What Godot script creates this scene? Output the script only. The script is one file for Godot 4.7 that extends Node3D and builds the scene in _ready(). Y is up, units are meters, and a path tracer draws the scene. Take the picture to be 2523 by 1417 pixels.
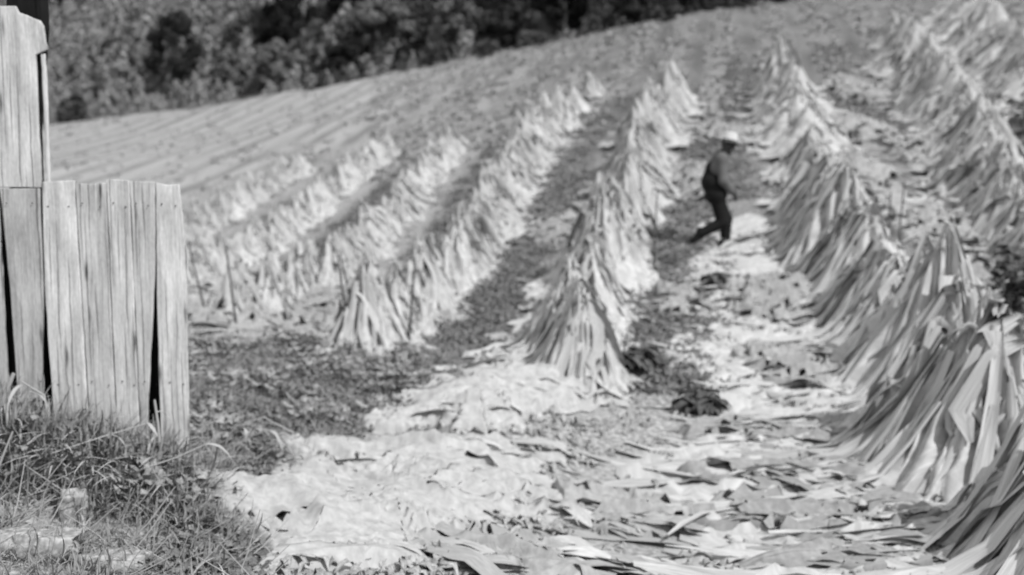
extends Node3D
# A hillside field in black and white: rows of pale cloth draped over stakes, a man walking between them.

const RBF := [Vector3(-2.44, 6.70, 1.7233), Vector3(0.69, 11.40, 0.1502), Vector3(1.62, 16.50, 0.6126), Vector3(3.70, 28.00, -1.4513), Vector3(3.11, 16.70, 0.5121), Vector3(6.10, 24.00, 0.9106), Vector3(3.91, 10.50, -0.1577), Vector3(3.02, 6.80, 0.0118), Vector3(-0.69, 7.20, -2.1098), Vector3(-2.24, 5.30, -0.0248), Vector3(8.64, 26.40, -0.2696), Vector3(11.42, 27.60, 0.1232), Vector3(7.18, 17.90, -0.6038), Vector3(-2.54, 21.70, -0.0744), Vector3(-4.66, 23.50, -1.3099), Vector3(-7.14, 25.50, -1.7993), Vector3(-6.34, 34.00, -0.0086), Vector3(-5.56, 20.60, -0.6412), Vector3(-4.05, 32.00, -0.1089), Vector3(-3.21, 18.80, -0.6795), Vector3(-1.84, 29.00, 0.5506), Vector3(-1.35, 14.50, -0.9155), Vector3(-2.14, 13.00, -1.1982), Vector3(0.08, 26.00, 2.6544), Vector3(-29.59, 75.00, -0.1223), Vector3(-16.57, 72.00, 0.0548), Vector3(-6.17, 68.00, 0.0777), Vector3(2.97, 62.00, -0.0868), Vector3(9.44, 56.00, 0.2123), Vector3(-12.08, 40.00, -0.3619), Vector3(-15.59, 55.00, -0.3674), Vector3(-2.25, 9.50, 0.9197), Vector3(-2.62, 12.00, 0.8018), Vector3(-0.92, 9.80, -0.6156), Vector3(0.99, 7.00, -0.5698), Vector3(1.68, 10.70, 0.5745), Vector3(-4.45, 13.00, 0.7263), Vector3(-8.63, 22.00, 2.0974), Vector3(-16.72, 45.00, 0.4014), Vector3(1.83, 38.00, -0.2680), Vector3(4.93, 42.00, 0.1934), Vector3(8.15, 40.00, 0.4444), Vector3(15.07, 42.00, -0.2533), Vector3(20.00, 30.00, -0.2214), Vector3(18.00, 10.00, -0.1531), Vector3(-14.00, 10.00, -0.1516), Vector3(-28.00, 30.00, 0.1230), Vector3(-45.00, 75.00, 0.0709), Vector3(0.00, 0.00, 0.4075), Vector3(-8.00, -3.00, -0.0522), Vector3(8.00, -3.00, 0.0820), Vector3(25.00, 52.00, 0.0527), Vector3(40.00, 36.00, 0.0871)]
const RBF_PLANE := Vector3(-8.4243, 0.9423, 1.0597)
const EYE := 1.75                       # camera height above the ground it stands on; the ground under it is y = 0
const EDGE := [Vector2(-60, 84), Vector2(-29.6, 75), Vector2(-16.6, 72), Vector2(-6.2, 68), Vector2(3, 62), Vector2(9.4, 56), Vector2(20, 52), Vector2(40, 46), Vector2(60, 42)]
const ROW_LEAN := 0.183                 # the rows run this far to the right per metre away from the road

var used := {}
var lift := PackedFloat32Array()
var wobble := FastNoiseLite.new()
var patch := FastNoiseLite.new()
var M := {}

# ---------------------------------------------------------------- mesh helper
class Shape:
	var v := PackedVector3Array()
	var uv := PackedVector2Array()
	var col := PackedColorArray()
	var idx := PackedInt32Array()

	func quad(a: int, b: int, c: int, d: int) -> void:
		idx.append_array(PackedInt32Array([a, b, c, a, c, d]))

	func point(p: Vector3, t := Vector2.ZERO, c := Color.WHITE) -> int:
		v.append(p); uv.append(t); col.append(c)
		return v.size() - 1

	# a leaf along a path: five points across, folded at the midrib, with a wavy margin
	func leaf(path: PackedVector3Array, sides: PackedVector3Array, width: float, fold: float, ripple: float, rng: RandomNumberGenerator, tone := 1.0, strip := false) -> void:
		var n := path.size()
		var base := v.size()
		var f1 := rng.randf_range(5.0, 9.0)
		var f2 := rng.randf_range(11.0, 17.0)
		var ph := rng.randf() * TAU
		var ph2 := rng.randf() * TAU
		for k in n:
			var t := float(k) / (n - 1)
			var along: Vector3 = (path[mini(k + 1, n - 1)] - path[maxi(k - 1, 0)]).normalized()
			var s: Vector3 = sides[k]
			var nr := s.cross(along).normalized()
			var w: float = width * (0.12 + 0.88 * pow(sin(PI * pow(clampf(t, 0.02, 0.985), 0.78)), 0.8))
			if strip:
				w = width * (0.45 + 0.55 * smoothstep(0.0, 0.5, t)) * (1.0 - 0.75 * smoothstep(0.86, 1.0, t))
			for q in 5:
				var x := (q - 2) * 0.5
				var e := absf(x)
				var wave := (sin(t * f1 + ph + x * 2.0) * 0.7 + sin(t * f2 + ph2 + x * 3.0) * 0.4) * ripple * w * e
				var p: Vector3 = path[k] + s * (w * x * (1.0 - 0.3 * absf(fold) * e)) + nr * (fold * w * e + wave)
				point(p, Vector2(0.5 + x * 0.5, t), Color(tone, tone, tone))
		for k in n - 1:
			for q in 4:
				var a := base + k * 5 + q
				quad(a, a + 1, a + 6, a + 5)

	func tube(path: PackedVector3Array, radii: PackedFloat32Array, sides := 6, tone := 1.0) -> void:
		var base := v.size()
		var n := path.size()
		for k in n:
			var along: Vector3 = (path[mini(k + 1, n - 1)] - path[maxi(k - 1, 0)]).normalized()
			var a := along.cross(Vector3(0.31, 0.12, 0.94)).normalized()
			var b := along.cross(a)
			for q in sides:
				var ang := TAU * q / sides
				point(path[k] + (a * cos(ang) + b * sin(ang)) * radii[k], Vector2(float(q) / sides, float(k) / n), Color(tone, tone, tone))
		for k in n - 1:
			for q in sides:
				var q2 := (q + 1) % sides
				quad(base + k * sides + q, base + k * sides + q2, base + (k + 1) * sides + q2, base + (k + 1) * sides + q)
		var c1 := point(path[0], Vector2(0.5, 0), Color(tone, tone, tone))
		var c2 := point(path[n - 1], Vector2(0.5, 1), Color(tone, tone, tone))
		for q in sides:
			var q2 := (q + 1) % sides
			idx.append_array(PackedInt32Array([c1, base + q2, base + q, c2, base + (n - 1) * sides + q, base + (n - 1) * sides + q2]))

	# a flat leaf-sized face
	func card(p: Vector3, a: Vector3, b: Vector3, tone := 1.0) -> void:
		var c := Color(tone, tone, tone)
		var k := a.cross(b).normalized() * a.length() * 0.25
		var i := point(p - a, Vector2(0, 0.5), c)
		point(p - b + k, Vector2(0.5, 0), c); point(p + a, Vector2(1, 0.5), c); point(p + b + k, Vector2(0.5, 1), c)
		quad(i, i + 1, i + 2, i + 3)

	func join(o: Shape) -> void:
		var base := v.size()
		v.append_array(o.v); uv.append_array(o.uv); col.append_array(o.col)
		for i in o.idx:
			idx.append(i + base)

	func mesh(m: Material) -> ArrayMesh:
		var nn := PackedVector3Array()
		nn.resize(v.size())
		for k in range(0, idx.size(), 3):
			var a := idx[k]; var b := idx[k + 1]; var c := idx[k + 2]
			var f := (v[c] - v[a]).cross(v[b] - v[a])
			nn[a] += f; nn[b] += f; nn[c] += f
		for k in nn.size():
			nn[k] = nn[k].normalized() if nn[k].length_squared() > 1e-20 else Vector3.UP
		var arr := []
		arr.resize(Mesh.ARRAY_MAX)
		arr[Mesh.ARRAY_VERTEX] = v; arr[Mesh.ARRAY_NORMAL] = nn; arr[Mesh.ARRAY_TEX_UV] = uv; arr[Mesh.ARRAY_COLOR] = col; arr[Mesh.ARRAY_INDEX] = idx
		var am := ArrayMesh.new()
		am.add_surface_from_arrays(Mesh.PRIMITIVE_TRIANGLES, arr)
		am.surface_set_material(0, m)
		return am

# ---------------------------------------------------------------- naming helpers
func numbered(called: String) -> String:
	var k: int = used.get(called, 0)
	used[called] = k + 1
	return called if k == 0 else "%s_%03d" % [called, k]

func thing(called: String, label: String, category: String, at := Vector3.ZERO, group := "") -> Node3D:
	var o := Node3D.new()
	o.name = numbered(called)
	add_child(o)
	o.position = at
	tag(o, label, category, group)
	return o

func tag(o: Node, label: String, category: String, group := "") -> void:
	o.set_meta("label", label); o.set_meta("category", category)
	if group:
		o.set_meta("group", group)

func part(called: String, m: Mesh, parent: Node) -> MeshInstance3D:
	var o := MeshInstance3D.new()
	o.mesh = m
	o.name = called
	parent.add_child(o, true)
	return o

func setting(called: String, m: Mesh, kind := "structure") -> MeshInstance3D:
	var o := MeshInstance3D.new()
	o.mesh = m
	o.name = numbered(called)
	add_child(o)
	o.set_meta("kind", kind)
	return o

func scatter(called: String, m: Mesh, places: Array, label: String, category: String) -> void:
	var mm := MultiMesh.new()
	mm.transform_format = MultiMesh.TRANSFORM_3D
	mm.mesh = m
	mm.instance_count = places.size()
	for k in places.size():
		mm.set_instance_transform(k, places[k])
	var o := MultiMeshInstance3D.new()
	o.multimesh = mm
	o.name = numbered(called)
	add_child(o)
	o.set_meta("kind", "stuff")
	tag(o, label, category)

# ---------------------------------------------------------------- ground
func raw_lift(x: float, z: float) -> float:
	var h: float = RBF_PLANE.x + RBF_PLANE.y * x * 0.1 + RBF_PLANE.z * z * 0.1
	for p in RBF:
		var dx: float = (x - p.x) * 0.1
		var dz: float = (z - p.y) * 0.1
		var d2 := dx * dx + dz * dz
		if d2 > 1e-9:
			h += p.z * d2 * 0.5 * log(d2)
	return h + EYE

func edge_at(x: float) -> float:
	for k in EDGE.size() - 1:
		if x <= EDGE[k + 1].x:
			return lerpf(EDGE[k].y, EDGE[k + 1].y, clampf((x - EDGE[k].x) / (EDGE[k + 1].x - EDGE[k].x), 0, 1))
	return EDGE[-1].y

const LX := 71
const LZ := 98

func base_ground(x: float, z: float) -> float:   # z is metres away from the camera
	var e := edge_at(x)
	var zz := minf(z, e)
	var fx := clampf(x + 35.0, 0, LX - 1.001)
	var fz := clampf(zz + 9.0, 0, LZ - 1.001)
	var i := int(fx); var j := int(fz)
	var a := fx - i; var b := fz - j
	var h := lerpf(lerpf(lift[j * LX + i], lift[j * LX + i + 1], a), lerpf(lift[(j + 1) * LX + i], lift[(j + 1) * LX + i + 1], a), b)
	var over := z - e
	if over > 0:
		h += -0.9 * smoothstep(0.0, 2.0, over) + maxf(0, over - 2.0) * 0.44
	return h

func row_at(c: float) -> float:                  # 1 on a row, 0 in the furrow between two rows
	var rows := [-18.0, -15.0, -12.1, -9.1, -6.35, -4.2, -1.7, 1.6, 4.8, 7.8, 10.6]
	var best := 9.0
	for r in rows:
		best = minf(best, absf(c - r))
	return 1.0 - smoothstep(0.25, 1.0, best)

func ground(x: float, z: float) -> float:
	var h := base_ground(x, z)
	if z > 5.0 and z < edge_at(x):
		h += 0.07 * row_at(x - z * ROW_LEAN) * smoothstep(5.0, 8.0, z)
	h += 0.24 * exp(-pow((x + 2.8) / 1.3, 2.0) - pow((z - 6.5) / 1.0, 2.0))
	return h + wobble.get_noise_2d(x, z) * 0.05

func on_ground(x: float, z: float, up := 0.0) -> Vector3:
	return Vector3(x, ground(x, z) + up, -z)

func ground_normal(x: float, z: float) -> Vector3:
	var e := 0.4
	return Vector3(base_ground(x - e, z) - base_ground(x + e, z), 2 * e, base_ground(x, z + e) - base_ground(x, z - e)).normalized()

func standing(x: float, z: float, turn: float, up_share := 0.7) -> Basis:
	var y := Vector3.UP.lerp(ground_normal(x, z), up_share).normalized()
	var xa := Vector3(cos(turn), 0, -sin(turn))
	var za := xa.cross(y).normalized()
	return Basis(y.cross(za), y, za)

func spaced(lo: float, hi: float, dense_lo: float, dense_hi: float, fine: float) -> PackedFloat32Array:
	var out := PackedFloat32Array()
	var x := dense_lo
	while x <= dense_hi:
		out.append(x)
		x += fine
	var s := fine
	x = out[-1]
	while x < hi:
		s = minf(s * 1.12, 0.45 if x < 30 and hi < 100 else 2.5)
		x += s
		out.append(x)
	var left := PackedFloat32Array()
	s = fine
	x = dense_lo
	while x > lo:
		s = minf(s * 1.12, 0.45 if x > -30 else 2.5)
		x -= s
		left.append(x)
	left.reverse()
	left.append_array(out)
	return left

func build_ground() -> void:
	lift.resize(LX * LZ)
	for j in LZ:
		for i in LX:
			lift[j * LX + i] = raw_lift(i - 35.0, minf(j - 9.0, 86.0))
	var xs := spaced(-70, 70, -6.0, 7.0, 0.13)
	var zs := spaced(-12, 150, 4.6, 24.0, 0.13)
	var field := Shape.new()
	var hill := Shape.new()
	var at := {}
	for j in zs.size():
		for i in xs.size():
			var x := xs[i]; var z := zs[j]
			var c := x - z * ROW_LEAN
			var furrow := 1.0 - row_at(c)
			var y := ground(x, z)
			if z < 30 and absf(x) < 10:
				y += 0.03 * patch.get_noise_2d(x * 7.0, z * 7.0)
			var blot := patch.get_noise_2d(x * 1.3, z * 0.7)
			var tone := 0.40 + 0.06 * blot
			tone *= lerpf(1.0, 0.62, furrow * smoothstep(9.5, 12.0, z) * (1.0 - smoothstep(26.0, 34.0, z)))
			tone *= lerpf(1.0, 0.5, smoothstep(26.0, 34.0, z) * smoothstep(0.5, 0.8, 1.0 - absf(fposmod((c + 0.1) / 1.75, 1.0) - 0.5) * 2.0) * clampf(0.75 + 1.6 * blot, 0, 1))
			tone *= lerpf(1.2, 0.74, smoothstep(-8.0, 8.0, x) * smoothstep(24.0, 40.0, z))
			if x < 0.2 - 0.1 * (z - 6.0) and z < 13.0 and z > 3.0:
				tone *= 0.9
			var e := edge_at(x)
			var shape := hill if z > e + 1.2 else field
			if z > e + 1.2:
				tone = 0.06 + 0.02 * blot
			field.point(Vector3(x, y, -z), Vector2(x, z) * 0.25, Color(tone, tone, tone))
	hill.v = field.v.duplicate(); hill.uv = field.uv.duplicate(); hill.col = field.col.duplicate()
	var n := xs.size()
	for j in zs.size() - 1:
		for i in n - 1:
			var a := j * n + i
			if zs[j] > edge_at(xs[i]) + 1.2:
				hill.quad(a, a + n, a + n + 1, a + 1)
			else:
				field.quad(a, a + n, a + n + 1, a + 1)
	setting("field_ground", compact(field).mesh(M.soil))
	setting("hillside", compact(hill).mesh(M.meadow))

func compact(s: Shape) -> Shape:
	var map := {}
	var o := Shape.new()
	for i in s.idx:
		if not map.has(i):
			map[i] = o.point(s.v[i], s.uv[i], s.col[i])
		o.idx.append(map[i])
	return o

# ---------------------------------------------------------------- textures and materials
func grey(l: float) -> Color:
	return Color(l, l, l).linear_to_srgb()

func tex(img: Image) -> ImageTexture:
	img.generate_mipmaps()
	return ImageTexture.create_from_image(img)

func leaf_image() -> Image:
	var img := Image.create(192, 384, false, Image.FORMAT_RGB8)
	var n := FastNoiseLite.new(); n.seed = 5; n.frequency = 0.02; n.fractal_octaves = 4
	var s := FastNoiseLite.new(); s.seed = 9; s.frequency = 0.035
	for y in 384:
		for x in 192:
			var u := absf(x / 191.0 - 0.5) * 2.0
			var w := y / 383.0
			var g := 0.84 + 0.22 * n.get_noise_2d(x, y * 0.6)
			g += 0.09 * smoothstep(0.06, 0.0, u)
			var vein := absf(fposmod(w * 9.0 - u * 1.1, 1.0) - 0.5)
			g += 0.06 * smoothstep(0.1, 0.0, vein)
			g -= 0.16 * smoothstep(0.7, 1.0, u) * (0.5 + n.get_noise_2d(y, x))
			g -= 0.35 * smoothstep(0.42, 0.62, s.get_noise_2d(x, y))
			g = clampf(g, 0.2, 1.0)
			img.set_pixel(x, y, Color(g, g, g))
	return img

func wood_image(bump: bool) -> Image:
	var img := Image.create(512, 1024, false, Image.FORMAT_RGB8)
	var n := FastNoiseLite.new(); n.seed = 21; n.frequency = 0.05; n.fractal_octaves = 3
	var b := FastNoiseLite.new(); b.seed = 4; b.frequency = 0.006; b.fractal_octaves = 3
	var rng := RandomNumberGenerator.new()
	rng.seed = 12
	var knots := []
	for k in 16:
		knots.append(Vector3(rng.randf() * 512, rng.randf() * 1024, rng.randf_range(0.25, 0.6)))
	for y in 1024:
		for x in 512:
			var warp := b.get_noise_2d(x * 0.5, y) * 7.0
			var grain := n.get_noise_2d((x + warp) * 2.2, y * 0.03)
			var fine := n.get_noise_2d((x + warp) * 7.0, y * 0.5 + 900.0) + 0.6 * b.get_noise_2d(x * 9.0, y * 9.0)
			var crack := smoothstep(0.34, 0.52, n.get_noise_2d((x + warp) * 1.4 + 3000.0, y * 0.03))
			var stain := b.get_noise_2d(x * 2.0 + 700.0, y * 0.8)
			var g := 0.86 + 0.08 * grain + 0.08 * fine - 0.3 * crack
			for kn in knots:
				var dx: float = (x - kn.x) / 9.0
				var dy: float = (y - kn.y) / 26.0
				var rr := dx * dx + dy * dy
				if rr < 4.0:
					g -= kn.z * exp(-rr * 1.6)
			if not bump:
				g += 0.13 * stain
			g = clampf(g, 0.08, 1.0)
			img.set_pixel(x, y, Color(g, g, g))
	return img

func mottle(seed_: int, freq: float, lo: float, hi: float) -> Image:
	var img := Image.create(512, 512, false, Image.FORMAT_RGB8)
	var n := FastNoiseLite.new(); n.seed = seed_; n.frequency = freq; n.fractal_octaves = 5; n.fractal_gain = 0.6
	for y in 512:
		for x in 512:
			# wrapped by blending two shifted copies, so that the tile has no seam
			var a := n.get_noise_2d(x, y); var b := n.get_noise_2d(x - 512, y); var c := n.get_noise_2d(x, y - 512); var d := n.get_noise_2d(x - 512, y - 512)
			var fx := x / 512.0; var fy := y / 512.0
			var g := lerpf(lerpf(a, b, fx), lerpf(c, d, fx), fy)
			g = clampf(lerpf(lo, hi, 0.5 + g * 1.1), 0.0, 1.0)
			img.set_pixel(x, y, Color(g, g, g))
	return img

func plain(l: float, rough := 0.9) -> StandardMaterial3D:
	var m := StandardMaterial3D.new()
	m.albedo_color = grey(l)
	m.roughness = rough
	m.metallic_specular = 0.25
	return m

func leafy(l: float, t: Texture2D, through := 0.25) -> StandardMaterial3D:
	var m := plain(l, 0.75)
	m.albedo_texture = t
	m.cull_mode = BaseMaterial3D.CULL_DISABLED
	m.vertex_color_use_as_albedo = true
	if through > 0:
		m.backlight_enabled = true
		m.backlight = Color(through, through, through)
	return m

func make_materials() -> void:
	var lt := tex(leaf_image())
	M.litter = leafy(0.52, lt, 0.1)
	M.dull_litter = leafy(0.40, lt, 0.1)
	M.weed = leafy(0.40, lt, 0.3)
	M.bush = leafy(0.14, lt, 0.3)
	M.dark_weed = leafy(0.28, lt, 0.3)
	M.brush = [leafy(0.40, lt, 0.4), leafy(0.30, lt, 0.4), leafy(0.12, lt, 0.3), leafy(0.08, lt, 0.3)]
	M.tree = [leafy(0.03, lt, 0.1), leafy(0.014, lt, 0.05), leafy(0.15, lt, 0.3), leafy(0.26, lt, 0.3)]
	M.stick = plain(0.07)
	M.straw = plain(0.30)
	M.bark = plain(0.06)
	var wt := tex(wood_image(false))
	var wn := wood_image(true)
	wn.bump_map_to_normal_map(5.0)
	var wnt := tex(wn)
	M.wood = []
	for l in [0.58, 0.52, 0.61, 0.43]:
		var w := plain(l, 0.85)
		w.albedo_texture = wt
		w.normal_enabled = true
		w.normal_texture = wnt
		w.normal_scale = 0.8
		M.wood.append(w)
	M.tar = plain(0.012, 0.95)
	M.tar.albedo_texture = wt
	var gt := tex(mottle(31, 0.035, 0.55, 1.0))
	M.soil = plain(1.0, 0.95)
	M.soil.vertex_color_use_as_albedo = true
	M.soil.albedo_texture = gt
	M.soil.uv1_scale = Vector3(3, 3, 3)
	var gb := mottle(57, 0.06, 0.0, 1.0)
	gb.bump_map_to_normal_map(6.0)
	M.soil.normal_enabled = true
	M.soil.normal_texture = tex(gb)
	M.soil.normal_scale = 0.45
	M.meadow = plain(1.0, 0.95)
	M.meadow.vertex_color_use_as_albedo = true
	var ct := tex(mottle(77, 0.016, 0.80, 1.0))
	M.cloth = []
	for l in [0.50, 0.45, 0.53]:
		var c := plain(l, 0.95)
		c.albedo_texture = ct
		c.cull_mode = BaseMaterial3D.CULL_DISABLED
		c.backlight_enabled = true
		c.vertex_color_use_as_albedo = true
		c.backlight = Color(0.3, 0.3, 0.3)
		M.cloth.append(c)
	M.sheet = plain(0.34, 0.95)
	M.sheet.albedo_texture = ct
	M.sheet.cull_mode = BaseMaterial3D.CULL_DISABLED
	M.bright_sheet = M.sheet.duplicate()
	M.bright_sheet.albedo_color = grey(0.42)
	M.grey_sheet = M.sheet.duplicate()
	M.grey_sheet.albedo_color = grey(0.29)
	M.stone = plain(0.46, 0.9)
	M.stone.albedo_texture = gt
	M.stone.uv1_triplanar = true
	M.stone.uv1_scale = Vector3(1.1, 1.1, 1.1)
	M.skin = plain(0.06, 0.6)
	M.shirt = plain(0.10, 0.9)
	M.overalls = plain(0.010, 0.9)
	M.boot = plain(0.010, 0.9)
	M.hat = plain(0.45, 0.9)
	M.band = plain(0.04, 0.9)  # the hat band; also colours in the shade under the brim
	M.eye = plain(0.03, 0.3)

# ---------------------------------------------------------------- cloth
# The path of a wilted leaf that leaves its stalk at p, droops and comes to rest on the ground (y = 0 in the drape's own space).
func drooping(p: Vector3, dir: Vector3, length: float, gravity: float, twist: float, rng: RandomNumberGenerator, floor_: float) -> Array:
	var n := 8
	var path := PackedVector3Array()
	var sides := PackedVector3Array()
	var d := dir.normalized()
	var step := length / (n - 1)
	var bend := Vector3(rng.randf_range(-1, 1), 0, rng.randf_range(-1, 1)) * 0.12
	for k in n:
		path.append(p)
		var s := d.cross(Vector3.UP)
		if s.length() < 0.05:
			s = Vector3(dir.z, 0, -dir.x)
		s = s.normalized().rotated(d, twist * (0.4 + 0.6 * k / n))
		sides.append(s)
		d = (d + Vector3.DOWN * gravity + bend).normalized()
		var q := p + d * step
		if q.y < floor_:
			q.y = floor_ + rng.randf() * 0.012
			var flat := Vector3(dir.x, 0, dir.z)
			d = (Vector3(d.x, 0, d.z) + flat.normalized() * 0.6).normalized()
			q = p + (Vector3(p.x, q.y, p.z) - p) * 0.6 + d * step * 0.8
			q.y = maxf(q.y, floor_)
		p = q
	return [path, sides]

# Height of a drape over the point p of its own ground: a short ridge along the row, jagged, with sagging flanks.
func tent_height(h: float, p: Vector2, down_row: float, across: float, n: FastNoiseLite) -> float:
	var dz := maxf(0.0, absf(p.y) - 0.42 * down_row)
	var u := sqrt(pow(p.x / across, 2.0) + pow(dz / (0.62 * down_row), 2.0))
	var top := h * (1.0 + 0.38 * n.get_noise_1d(p.y * 2.6 + 11.0) + 0.16 * n.get_noise_1d(p.y * 8.0 + 50.0))
	var y := top * pow(maxf(0.0, 1.0 - u), 1.5) if u < 1.0 else 0.0
	return maxf(0.0, lerpf(y, top * (1.0 - u * 0.95), 0.25 * (1.0 - smoothstep(0.5, 1.0, u))))

# Loose lengths of cloth that hang over the drape from its ridge to the ground, each with its own fold.
func strips_shape(seed_: int, count: int, h: float, down_row: float, across: float, sweep: Vector2, follow := false, gx := 0.0, gz := 0.0, broad := 1.0) -> Array:
	var rng := RandomNumberGenerator.new()
	rng.seed = seed_ + 31
	var out := []
	var base_y := ground(gx, gz) if follow else 0.0
	var reach_dir := sweep.normalized() if sweep.length() > 0.01 else Vector2.RIGHT
	var nz := FastNoiseLite.new(); nz.seed = seed_; nz.frequency = 1.0; nz.fractal_octaves = 2
	for k in count:
		var side := -1.0 if rng.randf() < 0.6 else 1.0
		var start := Vector2(rng.randf_range(-0.06, 0.06), rng.randf_range(-0.62, 0.62) * down_row)
		var phi := (PI if side < 0 else 0.0) + rng.randf_range(-0.8, 0.8)
		if absf(start.y) > 0.4 * down_row and rng.randf() < 0.6:
			phi = signf(start.y) * (PI / 2) + rng.randf_range(-0.7, 0.7)
		var bend := rng.randf_range(-0.9, 0.9)
		var wag := rng.randf_range(0.0, 0.06)
		var lift_ := rng.randf_range(0.01, 0.09)
		var reach := (across * rng.randf_range(0.45, 1.35) + sweep.length() * pow(maxf(0.0, Vector2.from_angle(phi).dot(reach_dir)), 2.0)) 
		var skip := across * rng.randf_range(0.0, 0.6) * rng.randf()
		var ph := rng.randf() * TAU
		var flick := rng.randf_range(0.0, 0.10) if rng.randf() < 0.4 else 0.0
		var path := PackedVector3Array()
		var sides := PackedVector3Array()
		var n := 12
		for q in n:
			var t := float(q) / (n - 1)
			var f := lerp_angle(phi + bend * t * t, reach_dir.angle(), clampf(0.55 * t * t * sweep.length(), 0, 0.6))
			var d := Vector2(cos(f), sin(f))
			var p := start + d * (skip + t * reach) + Vector2(-d.y, d.x) * wag * sin(t * 6.0 + ph) * t
			var y := tent_height(h, p, down_row, across, nz) + lift_ * (1.0 - 0.5 * t) + flick * t * t + 0.02 * sin(t * 9.0 + ph) * t
			if follow:
				y += (ground(gx + p.x, gz - p.y) - base_y) * smoothstep(0.0, 0.6, p.length())
			path.append(Vector3(p.x, y, p.y))
			sides.append(Vector3(-d.y, rng.randf_range(-0.15, 0.15), d.x).normalized())
		var s := Shape.new()
		s.leaf(path, sides, rng.randf_range(0.02, 0.075) * broad, rng.randf_range(-1.1, 0.4), rng.randf_range(0.2, 0.7), rng, rng.randf_range(0.78, 1.0), true)
		out.append(s)
	return out

# Cloth hung over a stake: falls from the apex in pleats, flares at the hem and runs on over the ground towards `sweep`.
# With `follow` the cloth lies on the real ground round (x, z); otherwise on its own flat base.
func drape_shape(seed_: int, h: float, down_row: float, across: float, sweep: Vector2, across_n: int, rings: int, follow := false, gx := 0.0, gz := 0.0) -> Shape:
	var rng := RandomNumberGenerator.new()
	rng.seed = seed_
	var n := FastNoiseLite.new(); n.seed = seed_; n.frequency = 1.0; n.fractal_octaves = 2
	var s := Shape.new()
	var twist := rng.randf_range(-0.35, 0.35)
	var lean := Vector2(rng.randf_range(-0.06, 0.06), rng.randf_range(-0.06, 0.06))
	var base_y := ground(gx, gz) if follow else 0.0
	var reach_dir := sweep.normalized() if sweep.length() > 0.01 else Vector2.RIGHT
	for j in rings + 1:
		var t := float(j) / rings
		for k in across_n:
			var phi := TAU * k / across_n
			var d := Vector2(cos(phi), sin(phi))
			var rt := 1.0 / sqrt(pow(d.x / across, 2.0) + pow(d.y / down_row, 2.0))
			rt *= 1.0 + 0.22 * n.get_noise_2d(d.x * 1.3 + 40.0, d.y * 1.3)
			var extra := sweep.length() * pow(maxf(0.0, d.dot(reach_dir)), 2.0)
			var whole := rt + extra + 0.16 * n.get_noise_2d(d.x * 5.0, d.y * 5.0 + 80.0) + 0.08
			var q := t * whole
			var u := q / rt
			var y := tent_height(h * 0.94, d * q, down_row, across, n)
			# pleats run down the slope; they bend with the twist and open towards the hem
			var f := phi + twist * t
			var e := Vector2(cos(f), sin(f))
			var n1 := n.get_noise_3d(e.x * 3.0, e.y * 3.0, t * 0.5)
			var n2 := n.get_noise_3d(e.x * 7.0 + 20.0, e.y * 7.0, t * 1.1)
			var big := minf(1.0, absf(n1) * 3.4)
			var small := minf(1.0, absf(n2) * 3.4)
			var open := smoothstep(0.0, 0.3, t) * (1.0 - 0.55 * smoothstep(0.75, 1.0, t))
			var bulge := (0.20 * (big - 0.75) + 0.07 * (small - 0.75)) * open
			var p := lean * (1.0 - minf(1.0, u)) + d * maxf(0.012, q + bulge * 0.8)
			var flat := smoothstep(0.75, 1.15, u)
			var wr := 1.0 - minf(1.0, absf(n.get_noise_2d(p.x * 1.6 + 7.0 + gx, p.y * 4.2 + gz)) * 3.0)
			y += bulge * 0.45 * (1.0 - flat) + flat * (0.02 + 0.075 * wr * wr)
			y *= 1.0 - smoothstep(0.93, 1.0, t) * flat * 0.8
			if j == 0:
				y += 0.02
			var drop := 0.0
			if follow:
				drop = ground(gx + p.x, gz - p.y) - base_y
				drop *= smoothstep(0.0, 0.6, q)
			s.point(Vector3(p.x, y + drop + 0.008, p.y), Vector2(phi * 0.5, q * 1.2))
	for j in rings:
		for k in across_n:
			var k2 := (k + 1) % across_n
			s.quad(j * across_n + k, j * across_n + k2, (j + 1) * across_n + k2, (j + 1) * across_n + k)
	return s

func draped(cloth: Mesh, strips: Array, single: bool, h: float, seed_: int, twigs: int, reach: float) -> Node3D:
	var o := Node3D.new()
	part("cloth", cloth, o)
	var rng := RandomNumberGenerator.new()
	rng.seed = seed_ + 5
	if single:
		for s in strips:
			part("cloth_strip", s.mesh(M.cloth[rng.randi() % 3]), o)
	else:
		var all := Shape.new()
		for s in strips:
			all.join(s)
		part("cloth_strips", all.mesh(M.cloth[seed_ % 3]), o).set_meta("kind", "stuff")
	var st := Shape.new()
	var over := rng.randf_range(-0.04, 0.10)
	st.tube(PackedVector3Array([Vector3(0, -0.1, 0), Vector3(0, h * 0.5, 0), Vector3(0.01, h + over, 0.01)]), PackedFloat32Array([0.016, 0.015, 0.012]), 5)
	part("stake", st.mesh(M.stick), o)
	for k in twigs:                                  # stems of the plants below that stick out through the cloth
		var a := rng.randf() * TAU
		var r := reach * rng.randf_range(0.25, 0.8)
		var p := Vector3(cos(a) * r, h * 0.2, sin(a) * r)
		var tw := Shape.new()
		var tip := p + Vector3(rng.randf_range(-0.14, 0.14), rng.randf_range(0.15, 0.4), rng.randf_range(-0.14, 0.14))
		tw.tube(PackedVector3Array([p - Vector3(0, 0.1, 0), p.lerp(tip, 0.5) + Vector3(0.015, 0, 0), tip]), PackedFloat32Array([0.010, 0.008, 0.004]), 4)
		part("twig", tw.mesh(M.stick), o)
	return o

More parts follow.
